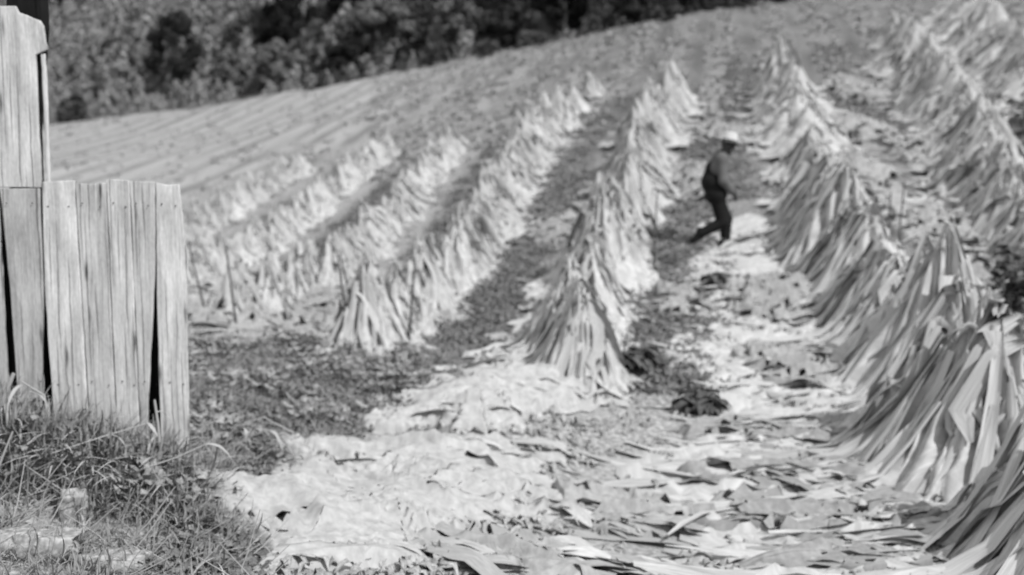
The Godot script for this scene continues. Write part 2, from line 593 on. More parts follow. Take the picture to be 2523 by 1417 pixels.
func ordinal(n: int) -> String:
	var words := ["first", "second", "third", "fourth", "fifth", "sixth", "seventh", "eighth", "ninth", "tenth", "eleventh", "twelfth"]
	if n <= words.size():
		return words[n - 1]
	return "%d%s" % [n, "st" if n % 10 == 1 and n != 11 else ("nd" if n % 10 == 2 and n != 12 else ("rd" if n % 10 == 3 and n != 13 else "th"))]

func along(track: Array, z: float) -> float:     # the row's offset at a distance
	for k in track.size() - 1:
		if z <= track[k + 1].x:
			return lerpf(track[k].y, track[k + 1].y, clampf((z - track[k].x) / (track[k + 1].x - track[k].x), 0, 1))
	return track[-1].y

func drape_rows() -> void:
	var rng := RandomNumberGenerator.new()
	rng.seed = 77
	var far := []
	for k in 14:
		var h := 1.0 + 0.08 * (k % 5)
		var dr := 1.05 + 0.12 * (k % 3)
		var ac := 0.56 + 0.06 * (k % 4)
		far.append(draped(drape_shape(300 + k, h, dr, ac, Vector2.ZERO, 64, 22).mesh(M.cloth[k % 3]), strips_shape(300 + k, 46, h, dr, ac, Vector2.ZERO), false, h, k, k % 4, 0.6))
	var rows := [
		{"track": [Vector2(6.3, 2.2), Vector2(10.5, 2.0), Vector2(14, 1.7), Vector2(17, 1.5), Vector2(25, 1.6), Vector2(32, 1.7)], "from": 6.6, "to": 33.0, "gap": 1.45, "size": 1.02, "across": 0.95, "sweep": Vector2(-1.35, 0.45), "broad": 1.3, "say": "the row just right of the man"},
		{"track": [Vector2(11, -1.35), Vector2(14, -1.7), Vector2(28, -1.6), Vector2(36, -1.4)], "from": 11.5, "to": 34.0, "gap": 0.85, "size": 0.82, "across": 0.78, "sweep": Vector2(-0.3, 0.2), "broad": 1.35, "say": "the row just left of the man"},
		{"track": [Vector2(12, -4.0), Vector2(40, -4.3)], "from": 12.8, "to": 29.0, "gap": 0.62, "size": 0.72, "across": 0.7, "sweep": Vector2(-0.2, 0.2), "say": "the second row left of the man"},
		{"track": [Vector2(40, -4.3)], "from": 31.0, "to": 38.0, "gap": 2.6, "size": 0.9, "across": 0.6, "sweep": Vector2.ZERO, "say": "the sparse far second row left"},
		{"track": [Vector2(14, -6.3), Vector2(30, -6.4)], "from": 14.6, "to": 29.0, "gap": 0.58, "size": 0.62, "across": 0.52, "sweep": Vector2(-0.1, 0.2), "say": "the third row left of the man"},
		{"track": [Vector2(17, -9.0), Vector2(33, -9.2)], "from": 16.5, "to": 32.0, "gap": 0.56, "size": 0.62, "across": 0.48, "sweep": Vector2.ZERO, "say": "the fourth row left of the man"},
		{"track": [Vector2(19, -12.0), Vector2(35, -12.4)], "from": 18.0, "to": 34.3, "gap": 0.56, "size": 0.62, "across": 0.48, "sweep": Vector2.ZERO, "say": "the leftmost row, by the fence"},
		{"track": [Vector2(13, 4.3), Vector2(18, 4.3), Vector2(26, 5.0), Vector2(35, 5.4)], "from": 13.6, "to": 39.0, "gap": 0.9, "size": 0.95, "across": 1.05, "sweep": Vector2(-0.7, 0.1), "broad": 1.25, "say": "the second row right of the man"},
		{"track": [Vector2(24, 7.5), Vector2(36, 8.0)], "from": 25.5, "to": 42.0, "gap": 0.95, "size": 1.0, "across": 1.4, "sweep": Vector2.ZERO, "say": "the row at the far upper right corner"},
	]
	var serial := 0
	for r in rows:
		var z: float = r.from
		var count := 0
		while z < r.to:
			count += 1
			serial += 1
			var c := along(r.track, z) + rng.randf_range(-0.12, 0.12)
			var x := c + z * ROW_LEAN
			var size: float = (rng.randf_range(0.66, 1.16) if x > c + 0.1 and r.gap > 0.7 else rng.randf_range(0.8, 1.08)) * r.size
			var o: Node3D
			if z < 19.0:
				var h := 1.2 * size
				var sw: Vector2 = r.sweep * rng.randf_range(0.7, 1.3)
				if count == 1 and r.say == "the row just left of the man":
					sw = Vector2(-1.0, 0.8)
				var fine := 132 if z < 13 else 100
				var dr := 1.15 * sqrt(size)
				var ac: float = r.across * size
				o = draped(drape_shape(1000 + serial, h, dr, ac, sw, fine, 44 if z < 13 else 32, true, x, z).mesh(M.cloth[rng.randi() % 3]), strips_shape(1000 + serial, int((70 if z < 13 else 50) / r.get("broad", 1.0)), h, dr, ac, sw, true, x, z, r.get("broad", 1.0)), true, h, serial, 1 + serial % 4, 0.55)
				o.position = on_ground(x, z)
			else:
				o = far[rng.randi() % far.size()].duplicate()
				o.transform = Transform3D(standing(x, z, -0.18 + (PI if rng.randf() < 0.5 else 0.0) + rng.randf_range(-0.15, 0.15)).scaled_local(Vector3(r.across / 0.65 * sqrt(size), size, sqrt(size))), on_ground(x, z, -0.02))
			o.name = numbered("cloth_drape")
			add_child(o)
			tag(o, "draped cloth, %s from the near end of %s" % [ordinal(count), r.say], "cloth drape", "pale cloth draped over stakes in rows")
			z += r.gap * rng.randf_range(0.7, 1.3) * (1.3 if x > 2.0 and z < 13.0 else 1.0)
	for o in far:
		o.free()

# A crumpled sheet lying on the ground inside an outline (x, metres away), with soft folds and its hem tucked down.
func cloth_sheet(label: String, outline: Array, mound: float, turn: float, seed_: int, ruck := 1.0, strips := 26, mat: Material = M.bright_sheet, torn := 0.0) -> void:
	var edge := PackedVector2Array()
	var wav := FastNoiseLite.new(); wav.seed = seed_; wav.frequency = 1.0; wav.fractal_octaves = 1
	for k in outline.size():
		for q in 6:
			var p: Vector2 = outline[k].lerp(outline[(k + 1) % outline.size()], q / 6.0)
			p += Vector2(wav.get_noise_2d(p.x * 4.0, p.y * 4.0), wav.get_noise_2d(p.x * 4.0 + 50.0, p.y * 4.0)) * 0.12
			edge.append(p)
	var mid := Vector2.ZERO
	for p in edge: mid += p / edge.size()
	var at := on_ground(mid.x, mid.y)
	var s := Shape.new()
	var n := edge.size()
	var rings := 46
	for j in rings + 1:
		var t := 1.0 - pow(1.0 - float(j) / rings, 1.15)
		for k in n:
			var p := mid.lerp(edge[k], t)
			var q := p.rotated(turn)
			var fold := pow(1.0 - minf(1.0, absf(wav.get_noise_2d(q.x * 0.55 + 9.0, q.y * 2.3)) * 2.6), 1.6)
			var second := pow(1.0 - minf(1.0, absf(wav.get_noise_2d(q.x * 1.5 + 30.0, q.y * 4.5)) * 2.6), 2.0)
			var swell := wav.get_noise_2d(q.x * 0.8 + 70.0, q.y * 1.2)
			var rim := 1.0 - smoothstep(0.9, 1.0, t)
			var y := ground(p.x, p.y) - at.y - 0.012 * (1.0 - rim) + rim * (0.03 + mound * pow(maxf(0.0, 1.0 - t), 0.8) + ruck * (0.09 * fold + 0.035 * second + 0.05 * swell))
			s.point(Vector3(p.x - at.x, y, -p.y - at.z), Vector2(p.x, p.y) * 1.3)
	for j in rings:
		for k in n:
			var k2 := (k + 1) % n
			var c := s.v[j * n + k]
			if j > 3 and wav.get_noise_2d(c.x * 2.2 + 300.0, c.z * 4.2) + 0.5 * wav.get_noise_2d(c.x * 7.0, c.z * 9.0 + 200.0) > 3.0 - 2.5 * torn:
				continue                                 # a torn or open place
			s.quad(j * n + k, j * n + k2, (j + 1) * n + k2, (j + 1) * n + k)
	var o := MeshInstance3D.new()
	o.mesh = s.mesh(mat)
	o.name = numbered("cloth_sheet")
	add_child(o)
	o.position = at
	# loose ends and rucked lengths lying on it
	var rng := RandomNumberGenerator.new()
	rng.seed = seed_ * 7 + 1
	for k in int(strips * edge.size() / 84.0):
		var a: Vector2 = edge[rng.randi() % n]
		var p := mid.lerp(a, rng.randf_range(0.1, 1.02))
		var dir := Vector2.from_angle(-turn + rng.randf_range(-0.5, 0.5))
		var length := rng.randf_range(0.5, 1.3) if torn > 0.5 else rng.randf_range(0.7, 1.5)
		p -= dir * length * 0.5
		var path := PackedVector3Array()
		var sides := PackedVector3Array()
		var ph := rng.randf() * TAU
		var sway := rng.randf_range(-0.07, 0.07)
		var high := rng.randf_range(0.01, 0.045)
		var lying := 0.0
		for q in 14:
			var t := q / 13.0
			lying = lerpf(lying, 1.0 if Geometry2D.is_point_in_polygon(p, edge) else 0.0, 0.35)
			path.append(Vector3(p.x - at.x, ground(p.x, p.y) - at.y + lying * (high * sin(PI * t) + mound * 0.5) + 0.015 + 0.011 * sin(t * 11.0 + ph), -p.y - at.z))
			sides.append(Vector3(-dir.y, rng.randf_range(-0.1, 0.1), -dir.x).normalized())
			dir = dir.rotated(sway)
			p += dir * length / 13.0
		var st := Shape.new()
		st.leaf(path, sides, rng.randf_range(0.02, 0.075) * 1.15, rng.randf_range(-0.45, 0.1), rng.randf_range(0.06, 0.3), rng, 1.0, true)
		part("cloth_strip", st.mesh(mat if rng.randf() < 0.6 else M.cloth[rng.randi() % 3]), o)
	tag(o, label, "cloth sheet", "pale sheets spread on the ground")

func lay_sheets() -> void:
	cloth_sheet("wide crumpled pale sheet at the bottom centre, its left end pointed by the weeds", [Vector2(-1.96, 6.75), Vector2(-1.74, 6.85), Vector2(-1.52, 6.90), Vector2(-1.71, 7.45), Vector2(-1.60, 7.90), Vector2(-1.17, 8.0), Vector2(-0.81, 8.3), Vector2(-0.26, 8.4), Vector2(0.22, 8.4), Vector2(0.58, 8.2), Vector2(0.65, 7.80), Vector2(0.18, 7.30), Vector2(-0.21, 6.9), Vector2(-0.33, 6.35), Vector2(-0.57, 5.95), Vector2(-1.23, 5.60), Vector2(-1.58, 6.20)], 0.10, 0.3, 4, 0.8, 8)
	cloth_sheet("rounded crumpled pale sheet at the foot of the near drape left of the man", [Vector2(-1.35, 9.15), Vector2(-1.14, 9.90), Vector2(-0.94, 10.40), Vector2(-0.78, 10.70), Vector2(-0.46, 10.55), Vector2(-0.21, 11.0), Vector2(0.17, 11.3), Vector2(0.70, 11.3), Vector2(0.84, 10.9), Vector2(0.71, 10.25), Vector2(0.24, 9.70), Vector2(-0.17, 9.15), Vector2(-0.46, 8.95), Vector2(-0.71, 9.30), Vector2(-1.09, 9.10)], 0.22, -0.2, 15, 0.9, 9)
	cloth_sheet("low rumpled sheet between the rounded sheet and the wide one", [Vector2(-1.75, 8.05), Vector2(-1.55, 8.4), Vector2(-1.10, 8.55), Vector2(-0.80, 8.75), Vector2(-0.20, 9.05), Vector2(0.39, 9.05), Vector2(0.62, 8.6), Vector2(-0.1, 8.2), Vector2(-1.0, 7.8), Vector2(-1.55, 7.65)], 0.07, 0.1, 21, 1.0)
	for q in [
		["stray pale sheet in the furrow left of the near drape", -1.0, 15.2, 0.4, 0.7, 0.05, 51, 1.0],
		["stray pale sheet lying in the furrow between the second and third rows left", -2.0, 18.6, 0.35, 0.8, 0.05, 52, 1.0],
		["stray pale sheet by the middle of the row just left of the man", 0.7, 19.5, 0.45, 1.0, 0.05, 53, 1.0],
		["stray pale sheet at the weedy furrow's left edge, nearest the man", 2.05, 14.6, 0.3, 0.8, 0.05, 54, 1.0],
		["ragged pale sheet at the bottom edge beside the bare path", 0.05, 6.45, 0.75, 0.45, 0.06, 31, 0.8],
		["pale sheet on the slope left of and behind the man", 3.2, 21.0, 0.5, 1.5, 0.15, 46, 1.1],
		["pale sheet near the top right, between the far rows", 11.6, 29.5, 1.0, 2.6, 0.2, 61, 1.2],
		["pale sheet near the top edge right of the man's row", 9.3, 31.5, 0.8, 2.4, 0.2, 62, 1.2],
		["pale sheet lying on the upper slope right of the man", 6.1, 20.8, 0.7, 2.0, 0.2, 58, 1.2],
		["pale sheet lying higher on the slope right of the man", 7.3, 24.6, 0.8, 2.2, 0.2, 59, 1.2],
		["pale sheet at the far right between the second and third rows right", 8.1, 22.0, 0.9, 1.6, 0.2, 60, 1.2],
		["pale sheet up the slope well behind the man", 4.75, 25.0, 0.7, 2.2, 0.15, 47, 1.1],
		["small pale sheet between the wide sheet and the path", 0.7, 7.75, 0.5, 0.42, 0.05, 32, 0.8],
		["rucked grey sheet right of the path, under the dark hollow", 2.35, 9.6, 0.95, 0.5, 0.04, 33, 0.7],
		["rucked grey sheet right of the path, level with the rumpled sheet", 2.2, 8.6, 0.95, 0.45, 0.04, 34, 0.7],
		["long rucked grey sheet in the lower right foreground", 2.2, 7.75, 1.05, 0.42, 0.04, 35, 0.7],
		["long rucked grey sheet at the bottom right corner", 2.2, 6.95, 1.05, 0.4, 0.04, 36, 0.7],
		["curved pale sheet at the right side of the weedy furrow", 2.8, 11.5, 0.62, 0.75, 0.12, 37, 1.2],
		["pale sheet on the ground just in front of the man", 3.25, 14.1, 0.75, 1.15, 0.12, 38, 1.1],
		["wide pale sheet filling the gap between the second and third rows left", -2.6, 16.4, 0.75, 1.5, 0.08, 56, 1.0],
		["wide pale sheet filling the gap between the third and fourth rows left", -4.5, 18.6, 0.95, 1.6, 0.08, 57, 1.0],
		["pale sheet strewn before the second row left of the man", -2.3, 12.9, 1.15, 0.6, 0.10, 39, 1.0],
		["pale sheet right of the fence, before the third row", -3.6, 14.1, 1.3, 0.85, 0.10, 40, 1.0],
		["pale sheet behind the fence end, before the fourth row", -4.8, 16.2, 1.3, 0.9, 0.10, 41, 1.0],
		["slanting pale sheet at the right edge beyond the weed bush", 6.0, 14.6, 0.9, 1.3, 0.2, 42, 1.2],
		["slanting pale sheet between the two right rows", 6.4, 17.4, 0.8, 1.5, 0.2, 43, 1.2],
		["pale sheet on the right slope below the upper dark weeds", 8.6, 19.2, 1.1, 1.5, 0.2, 44, 1.2],
		["pale sheet lying behind the weed bush at the right edge", 4.9, 13.6, 0.6, 0.7, 0.12, 45, 1.2],
	]:
		var ring := []
		for k in 14:
			var a := TAU * k / 14
			var w := 1.0 + 0.22 * patch.get_noise_2d(cos(a) * 9.0 + q[6] * 13.0, sin(a) * 9.0)
			ring.append(Vector2(q[1] + cos(a) * q[3] * w, q[2] + sin(a) * q[4] * w))
		cloth_sheet(q[0], ring, q[5], 0.15, q[6], q[7], 38, M.grey_sheet if "grey" in q[0] else M.sheet, 1.0)

# ---------------------------------------------------------------- ground cover
func tuft(seed_: int, count: int, size: float, high: float, m: Material, wide := 0.35) -> ArrayMesh:
	var rng := RandomNumberGenerator.new()
	rng.seed = seed_
	var s := Shape.new()
	for k in count:
		var a := rng.randf() * TAU
		var p := Vector3(cos(a), 0, sin(a)) * rng.randf() * size * 1.2 + Vector3.UP * rng.randf() * high
		var d := Vector3(cos(a), rng.randf_range(-0.2, 0.9), sin(a)).normalized().rotated(Vector3.UP, rng.randf_range(-0.8, 0.8))
		var l := size * rng.randf_range(0.5, 1.0)
		var side := d.cross(Vector3.UP).normalized().rotated(d, rng.randf_range(-0.8, 0.8))
		s.card(p + d * l * 0.5, d * l * 0.5, side * l * wide * 0.5, rng.randf_range(0.55, 1.0))
	return s.mesh(m)

func blades(seed_: int, count: int, high: float, m: Material) -> ArrayMesh:
	var rng := RandomNumberGenerator.new()
	rng.seed = seed_
	var s := Shape.new()
	for k in count:
		var a := rng.randf() * TAU
		var p := Vector3(cos(a), 0, sin(a)) * rng.randf() * 0.08
		var l := high * rng.randf_range(0.5, 1.0)
		var made := drooping(p, Vector3(cos(a) * 0.5, 1.2, sin(a) * 0.5), l, rng.randf_range(0.08, 0.25), 0.0, rng, 0.0)
		s.leaf(made[0], made[1], 0.004, 0.2, 0.0, rng, rng.randf_range(0.6, 1.0))
	return s.mesh(m)

func litter_mesh(seed_: int, m: Material) -> ArrayMesh:
	var rng := RandomNumberGenerator.new()
	rng.seed = seed_
	var s := Shape.new()
	for k in 3:
		var path := PackedVector3Array()
		var sides := PackedVector3Array()
		var a := rng.randf() * TAU
		var p := Vector3(rng.randf_range(-0.1, 0.1), 0.012, rng.randf_range(-0.1, 0.1))
		var l := rng.randf_range(0.05, 0.14)
		for q in 5:
			var t := q / 4.0
			path.append(p + Vector3(cos(a) * t * l, 0.035 * sin(t * PI * rng.randf_range(0.8, 1.6)), sin(a) * t * l))
			sides.append(Vector3(-sin(a), rng.randf_range(-0.3, 0.3), cos(a)).normalized())
		s.leaf(path, sides, rng.randf_range(0.012, 0.028), rng.randf_range(-0.5, 0.5), 0.3, rng, rng.randf_range(0.7, 1.0))
	return s.mesh(m)

func place(x: float, z: float, rng: RandomNumberGenerator, lo: float, hi: float, up := 0.0) -> Transform3D:
	return Transform3D(standing(x, z, rng.randf() * TAU).scaled(Vector3.ONE * rng.randf_range(lo, hi)), on_ground(x, z, up))

func in_weeds(x: float, z: float) -> float:
	# how weedy the ground is here, 0 to 1
	var c := x - z * ROW_LEAN
	var w := 0.0
	for f in [[-0.6, 0.6, 10.9, 20.5], [-0.1, 0.6, 19.5, 27.0], [-4.2, 1.6, 11.0, 13.2], [-3.15, 0.5, 13.4, 36.0], [-5.15, 0.42, 18.0, 31.0], [-7.7, 0.5, 19.0, 31.0], [-10.65, 0.5, 20.0, 36.0], [-13.8, 0.4, 26.0, 38.0], [0.35, 0.35, 25.0, 40.0], [3.45, 0.55, 23.0, 40.0], [6.4, 0.6, 21.0, 30.0]]:
		if z > f[2] and z < f[3]:
			w = maxf(w, 1.0 - smoothstep(f[1] * 0.7, f[1] * 1.25, absf(c - f[0] + 0.25 * patch.get_noise_2d(x * 2.0, z * 2.0))))
	if z < 12.4 and z > 4.4:
		var right := lerpf(-1.75, -0.7, clampf((z - 6.5) / 4.5, 0, 1)) if z < 11 else lerpf(-0.7, -1.6, (z - 11) / 2.5)
		if z < 6.5:
			right = -1.75 + (6.5 - z) * 0.45
		w = maxf(w, 1.0 - smoothstep(right - 0.15, right + 0.15, x + 0.3 * patch.get_noise_2d(x * 3.0, z * 3.0)))
	return w

func cover() -> void:
	var rng := RandomNumberGenerator.new()
	rng.seed = 404
	var green := [[], [], []]
	var tries := 0
	while tries < 110000:
		tries += 1
		var z := 4.6 + pow(rng.randf(), 1.4) * 35.0
		var x := rng.randf_range(-0.46, 0.46) * z
		var w := in_weeds(x, z)
		if z < 5.95 and x > -2.65 and x < -1.72:
			continue
		if rng.randf() < w * (0.55 + 0.5 * patch.get_noise_2d(x * 4.0, z * 4.0) + 0.25):
			green[rng.randi() % 3].append(place(x, z, rng, 0.6, 1.35))
	scatter("furrow_weeds", tuft(1, 24, 0.045, 0.04, M.weed, 0.8), green[0], "low dark leafy weeds filling the furrows and the bank by the fence", "weeds")
	scatter("furrow_weeds", tuft(2, 18, 0.06, 0.07, M.dark_weed, 0.8), green[1], "broader dark weeds scattered through the furrows and the bank by the fence", "weeds")
	scatter("furrow_weeds", tuft(3, 24, 0.04, 0.04, M.weed, 0.6), green[2], "fine grey weeds mixed into the furrows and the bank by the fence", "weeds")
	for k in 9000:
		var z := rng.randf_range(30.0, 66.0)
		var x := rng.randf_range(-0.47, 0.5) * z
		var f := absf(fposmod((x - z * ROW_LEAN + 0.1) / 1.75, 1.0) - 0.5) * 2.0
		if f < 0.22 and z < edge_at(x) - 0.5 and patch.get_noise_2d(x * 0.6, z * 0.35) > 0.02:
			green[0].append(place(x, z, rng, 0.8, 2.0))
	for k in 420:
		var x := rng.randf_range(1.3, 3.3)
		var z: float = [9.15, 8.2, 7.35, 10.35][k % 4] + rng.randfn() * 0.10
		if patch.get_noise_2d(x * 5.0, z * 5.0) > 0.0:
			green[1].append(place(x, z, rng, 0.7, 1.4))
	var pale := []
	var dull := []
	tries = 0
	while tries < 9000:
		tries += 1
		var z := 5.0 + pow(rng.randf(), 1.4) * 32.0
		var x := rng.randf_range(-0.46, 0.46) * z
		var c := x - z * ROW_LEAN
		var w := in_weeds(x, z)
		if rng.randf() < (row_at(c) * 0.7 + 0.2) * (1.0 - 0.85 * w):
			(pale if rng.randf() < 0.5 else dull).append(place(x, z, rng, 0.6, 1.5, 0.01))
	scatter("leaf_litter", litter_mesh(7, M.litter), pale, "small pale curled leaf scraps littering the field rows", "leaf litter")
	scatter("leaf_litter", litter_mesh(8, M.dull_litter), dull, "small grey leaf scraps littering the bare path and field", "leaf litter")
	# the upper field: low stubble in rows
	var stub := []
	var stub2 := []
	for k in 20000:
		var z := rng.randf_range(27.0, 76.0)
		var x := rng.randf_range(-0.47, 0.5) * z
		if z > edge_at(x) + 0.8:
			continue
		var c := x - z * ROW_LEAN
		if x < -0.12 * z and rng.randf() < 0.8:
			continue
		var f := absf(fposmod((c + 0.1) / 1.75, 1.0) - 0.5) * 2.0
		if rng.randf() < smoothstep(0.2, 0.5, f) * (0.75 + 0.6 * patch.get_noise_2d(x * 0.8, z * 0.8)):
			(stub if rng.randf() < 0.65 else stub2).append(place(x, z, rng, 0.8, 1.9))
	scatter("field_stubble", tuft(11, 12, 0.11, 0.03, M.litter, 0.6), stub, "pale low stubble in rows across the upper field", "stubble")
	scatter("field_stubble", tuft(12, 12, 0.11, 0.03, M.dull_litter, 0.6), stub2, "grey low stubble in rows across the upper field", "stubble")
	# dry grass by the fence
	var straws := []
	for k in 520:
		var z := rng.randf_range(5.0, 7.4)
		var x := rng.randf_range(-3.3, -1.1)
		if in_weeds(x, z) > 0.5 and not (z > 6.5 and z < 6.95 and x < -1.85):
			straws.append(Transform3D(Basis.from_euler(Vector3(rng.randf_range(-0.5, 0.9), rng.randf_range(-0.7, 0.7), rng.randf_range(-1.45, -0.3) if rng.randf() < 0.75 else rng.randf_range(0.2, 1.3))).scaled(Vector3.ONE * rng.randf_range(0.5, 1.3)), on_ground(x, z, 0.01)))
	var st := Shape.new()
	st.tube(PackedVector3Array([Vector3.ZERO, Vector3(0.01, 0.13, 0.005), Vector3(0.0, 0.3, 0.02)]), PackedFloat32Array([0.0035, 0.003, 0.0018]), 4)
	scatter("dry_straw", st.mesh(M.straw), straws, "thin pale dry straws strewn over the weeds below the fence", "straw")
	var grass := []
	var grass2 := []
	for k in 1500:
		var z := rng.randf_range(4.9, 7.6) if k < 500 else rng.randf_range(5.9, 6.6)
		var x := rng.randf_range(-3.4, -1.3)
		if in_weeds(x, z) > 0.5 and not (z > 6.62 and z < 6.85):
			(grass if rng.randf() < 0.75 else grass2).append(place(x, z, rng, 0.5, 1.2))
	for k in 5000:
		var z := rng.randf_range(6.9, 12.4)
		var x := rng.randf_range(-3.6, -0.4)
		if rng.randf() < in_weeds(x, z) * (0.6 + patch.get_noise_2d(x * 2.0, z * 2.0)):
			(grass if rng.randf() < 0.55 else grass2).append(place(x, z, rng, 0.4, 1.0))
	for k in 260:
		var x := rng.randf_range(-3.3, -1.8)
		var z := rng.randf_range(6.15, 6.58)
		(grass if rng.randf() < 0.6 else grass2).append(place(x, z, rng, 1.1, 2.0))
	var clumps := []
	for k in 700:
		var z := rng.randf_range(5.2, 12.4)
		var x := rng.randf_range(-3.6, -0.4)
		if rng.randf() < in_weeds(x, z) and patch.get_noise_2d(x * 3.0 + 40.0, z * 3.0) > 0.0 and not (z < 6.0 and x > -2.65):
			clumps.append(place(x, z, rng, 0.6, 1.7))
	for k in 240:                                   # weeds added as a shadow patch in the furrow by the man's legs
		var x := rng.randf_range(1.95, 2.85)
		var z := rng.randf_range(16.3, 19.3)
		if absf(x - z * ROW_LEAN + 0.75) < 0.5:
			clumps.append(place(x, z, rng, 0.5, 1.1))
	scatter("bank_weeds", tuft(31, 40, 0.07, 0.14, M.weed, 0.6), clumps, "coarse darker weeds in clumps right of the fence, and as added shade beside the man", "weeds")
	scatter("tall_grass", blades(21, 12, 0.24, M.weed), grass, "dark grass blades growing by the board fence and over the weedy bank beside it", "grass")
	scatter("tall_grass", blades(22, 5, 0.30, M.straw), grass2, "pale dry grass blades by the board fence and over the weedy bank beside it", "grass")

# ---------------------------------------------------------------- fence, stones, stalks
func slab(outline: Array, z0: float, thick: float, origin: Vector3, seed_: int) -> Shape:
	# a board: an outline in metres (x, y at the fence), sawn edges a little uneven, corners softened
	var rng := RandomNumberGenerator.new()
	rng.seed = seed_
	var pts := PackedVector2Array()
	var n := outline.size()
	for k in n:
		var a: Vector2 = outline[k]
		var b: Vector2 = outline[(k + 1) % n]
		var cuts := maxi(1, int(a.distance_to(b) / 0.09))
		for q in cuts:
			var p := a.lerp(b, float(q) / cuts)
			if q > 0:
				p += Vector2(rng.randf_range(-1, 1), rng.randf_range(-1, 1)) * 0.0022
			pts.append(p)
	var inner := PackedVector2Array()
	var m := pts.size()
	var area := 0.0
	for k in m:
		area += pts[k].cross(pts[(k + 1) % m])
	for k in m:
		var t := (pts[(k + 1) % m] - pts[(k + m - 1) % m]).normalized()
		inner.append(pts[k] + Vector2(-t.y, t.x) * signf(area) * 0.004)
	var s := Shape.new()
	var shift := Vector2(rng.randf() * 3.0, -rng.randf() * (0.36 if outline[0].y < 1.7 else 0.0))
	var add := func(p: Vector2, z: float) -> int:
		return s.point(Vector3(p.x, p.y, z) - origin, Vector2(p.x * 1.7, 1.0 - p.y * 0.37) + shift)
	var tri := Geometry2D.triangulate_polygon(inner)
	var front := s.v.size()
	for p in inner: add.call(p, z0)
	for k in range(0, tri.size(), 3):
		s.idx.append_array(PackedInt32Array([front + tri[k], front + tri[k + 1], front + tri[k + 2]]))
	var back := s.v.size()
	for p in inner: add.call(p, z0 - thick)
	for k in range(0, tri.size(), 3):
		s.idx.append_array(PackedInt32Array([back + tri[k], back + tri[k + 2], back + tri[k + 1]]))
	for ring in [[inner, z0, pts, z0 - 0.004], [pts, z0 - 0.004, pts, z0 - thick + 0.004], [pts, z0 - thick + 0.004, inner, z0 - thick]]:
		var a := s.v.size()
		for p in ring[0]: add.call(p, ring[1])
		var b := s.v.size()
		for p in ring[2]: add.call(p, ring[3])
		for k in m:
			var k2 := (k + 1) % m
			s.quad(a + k, a + k2, b + k2, b + k)
	return s

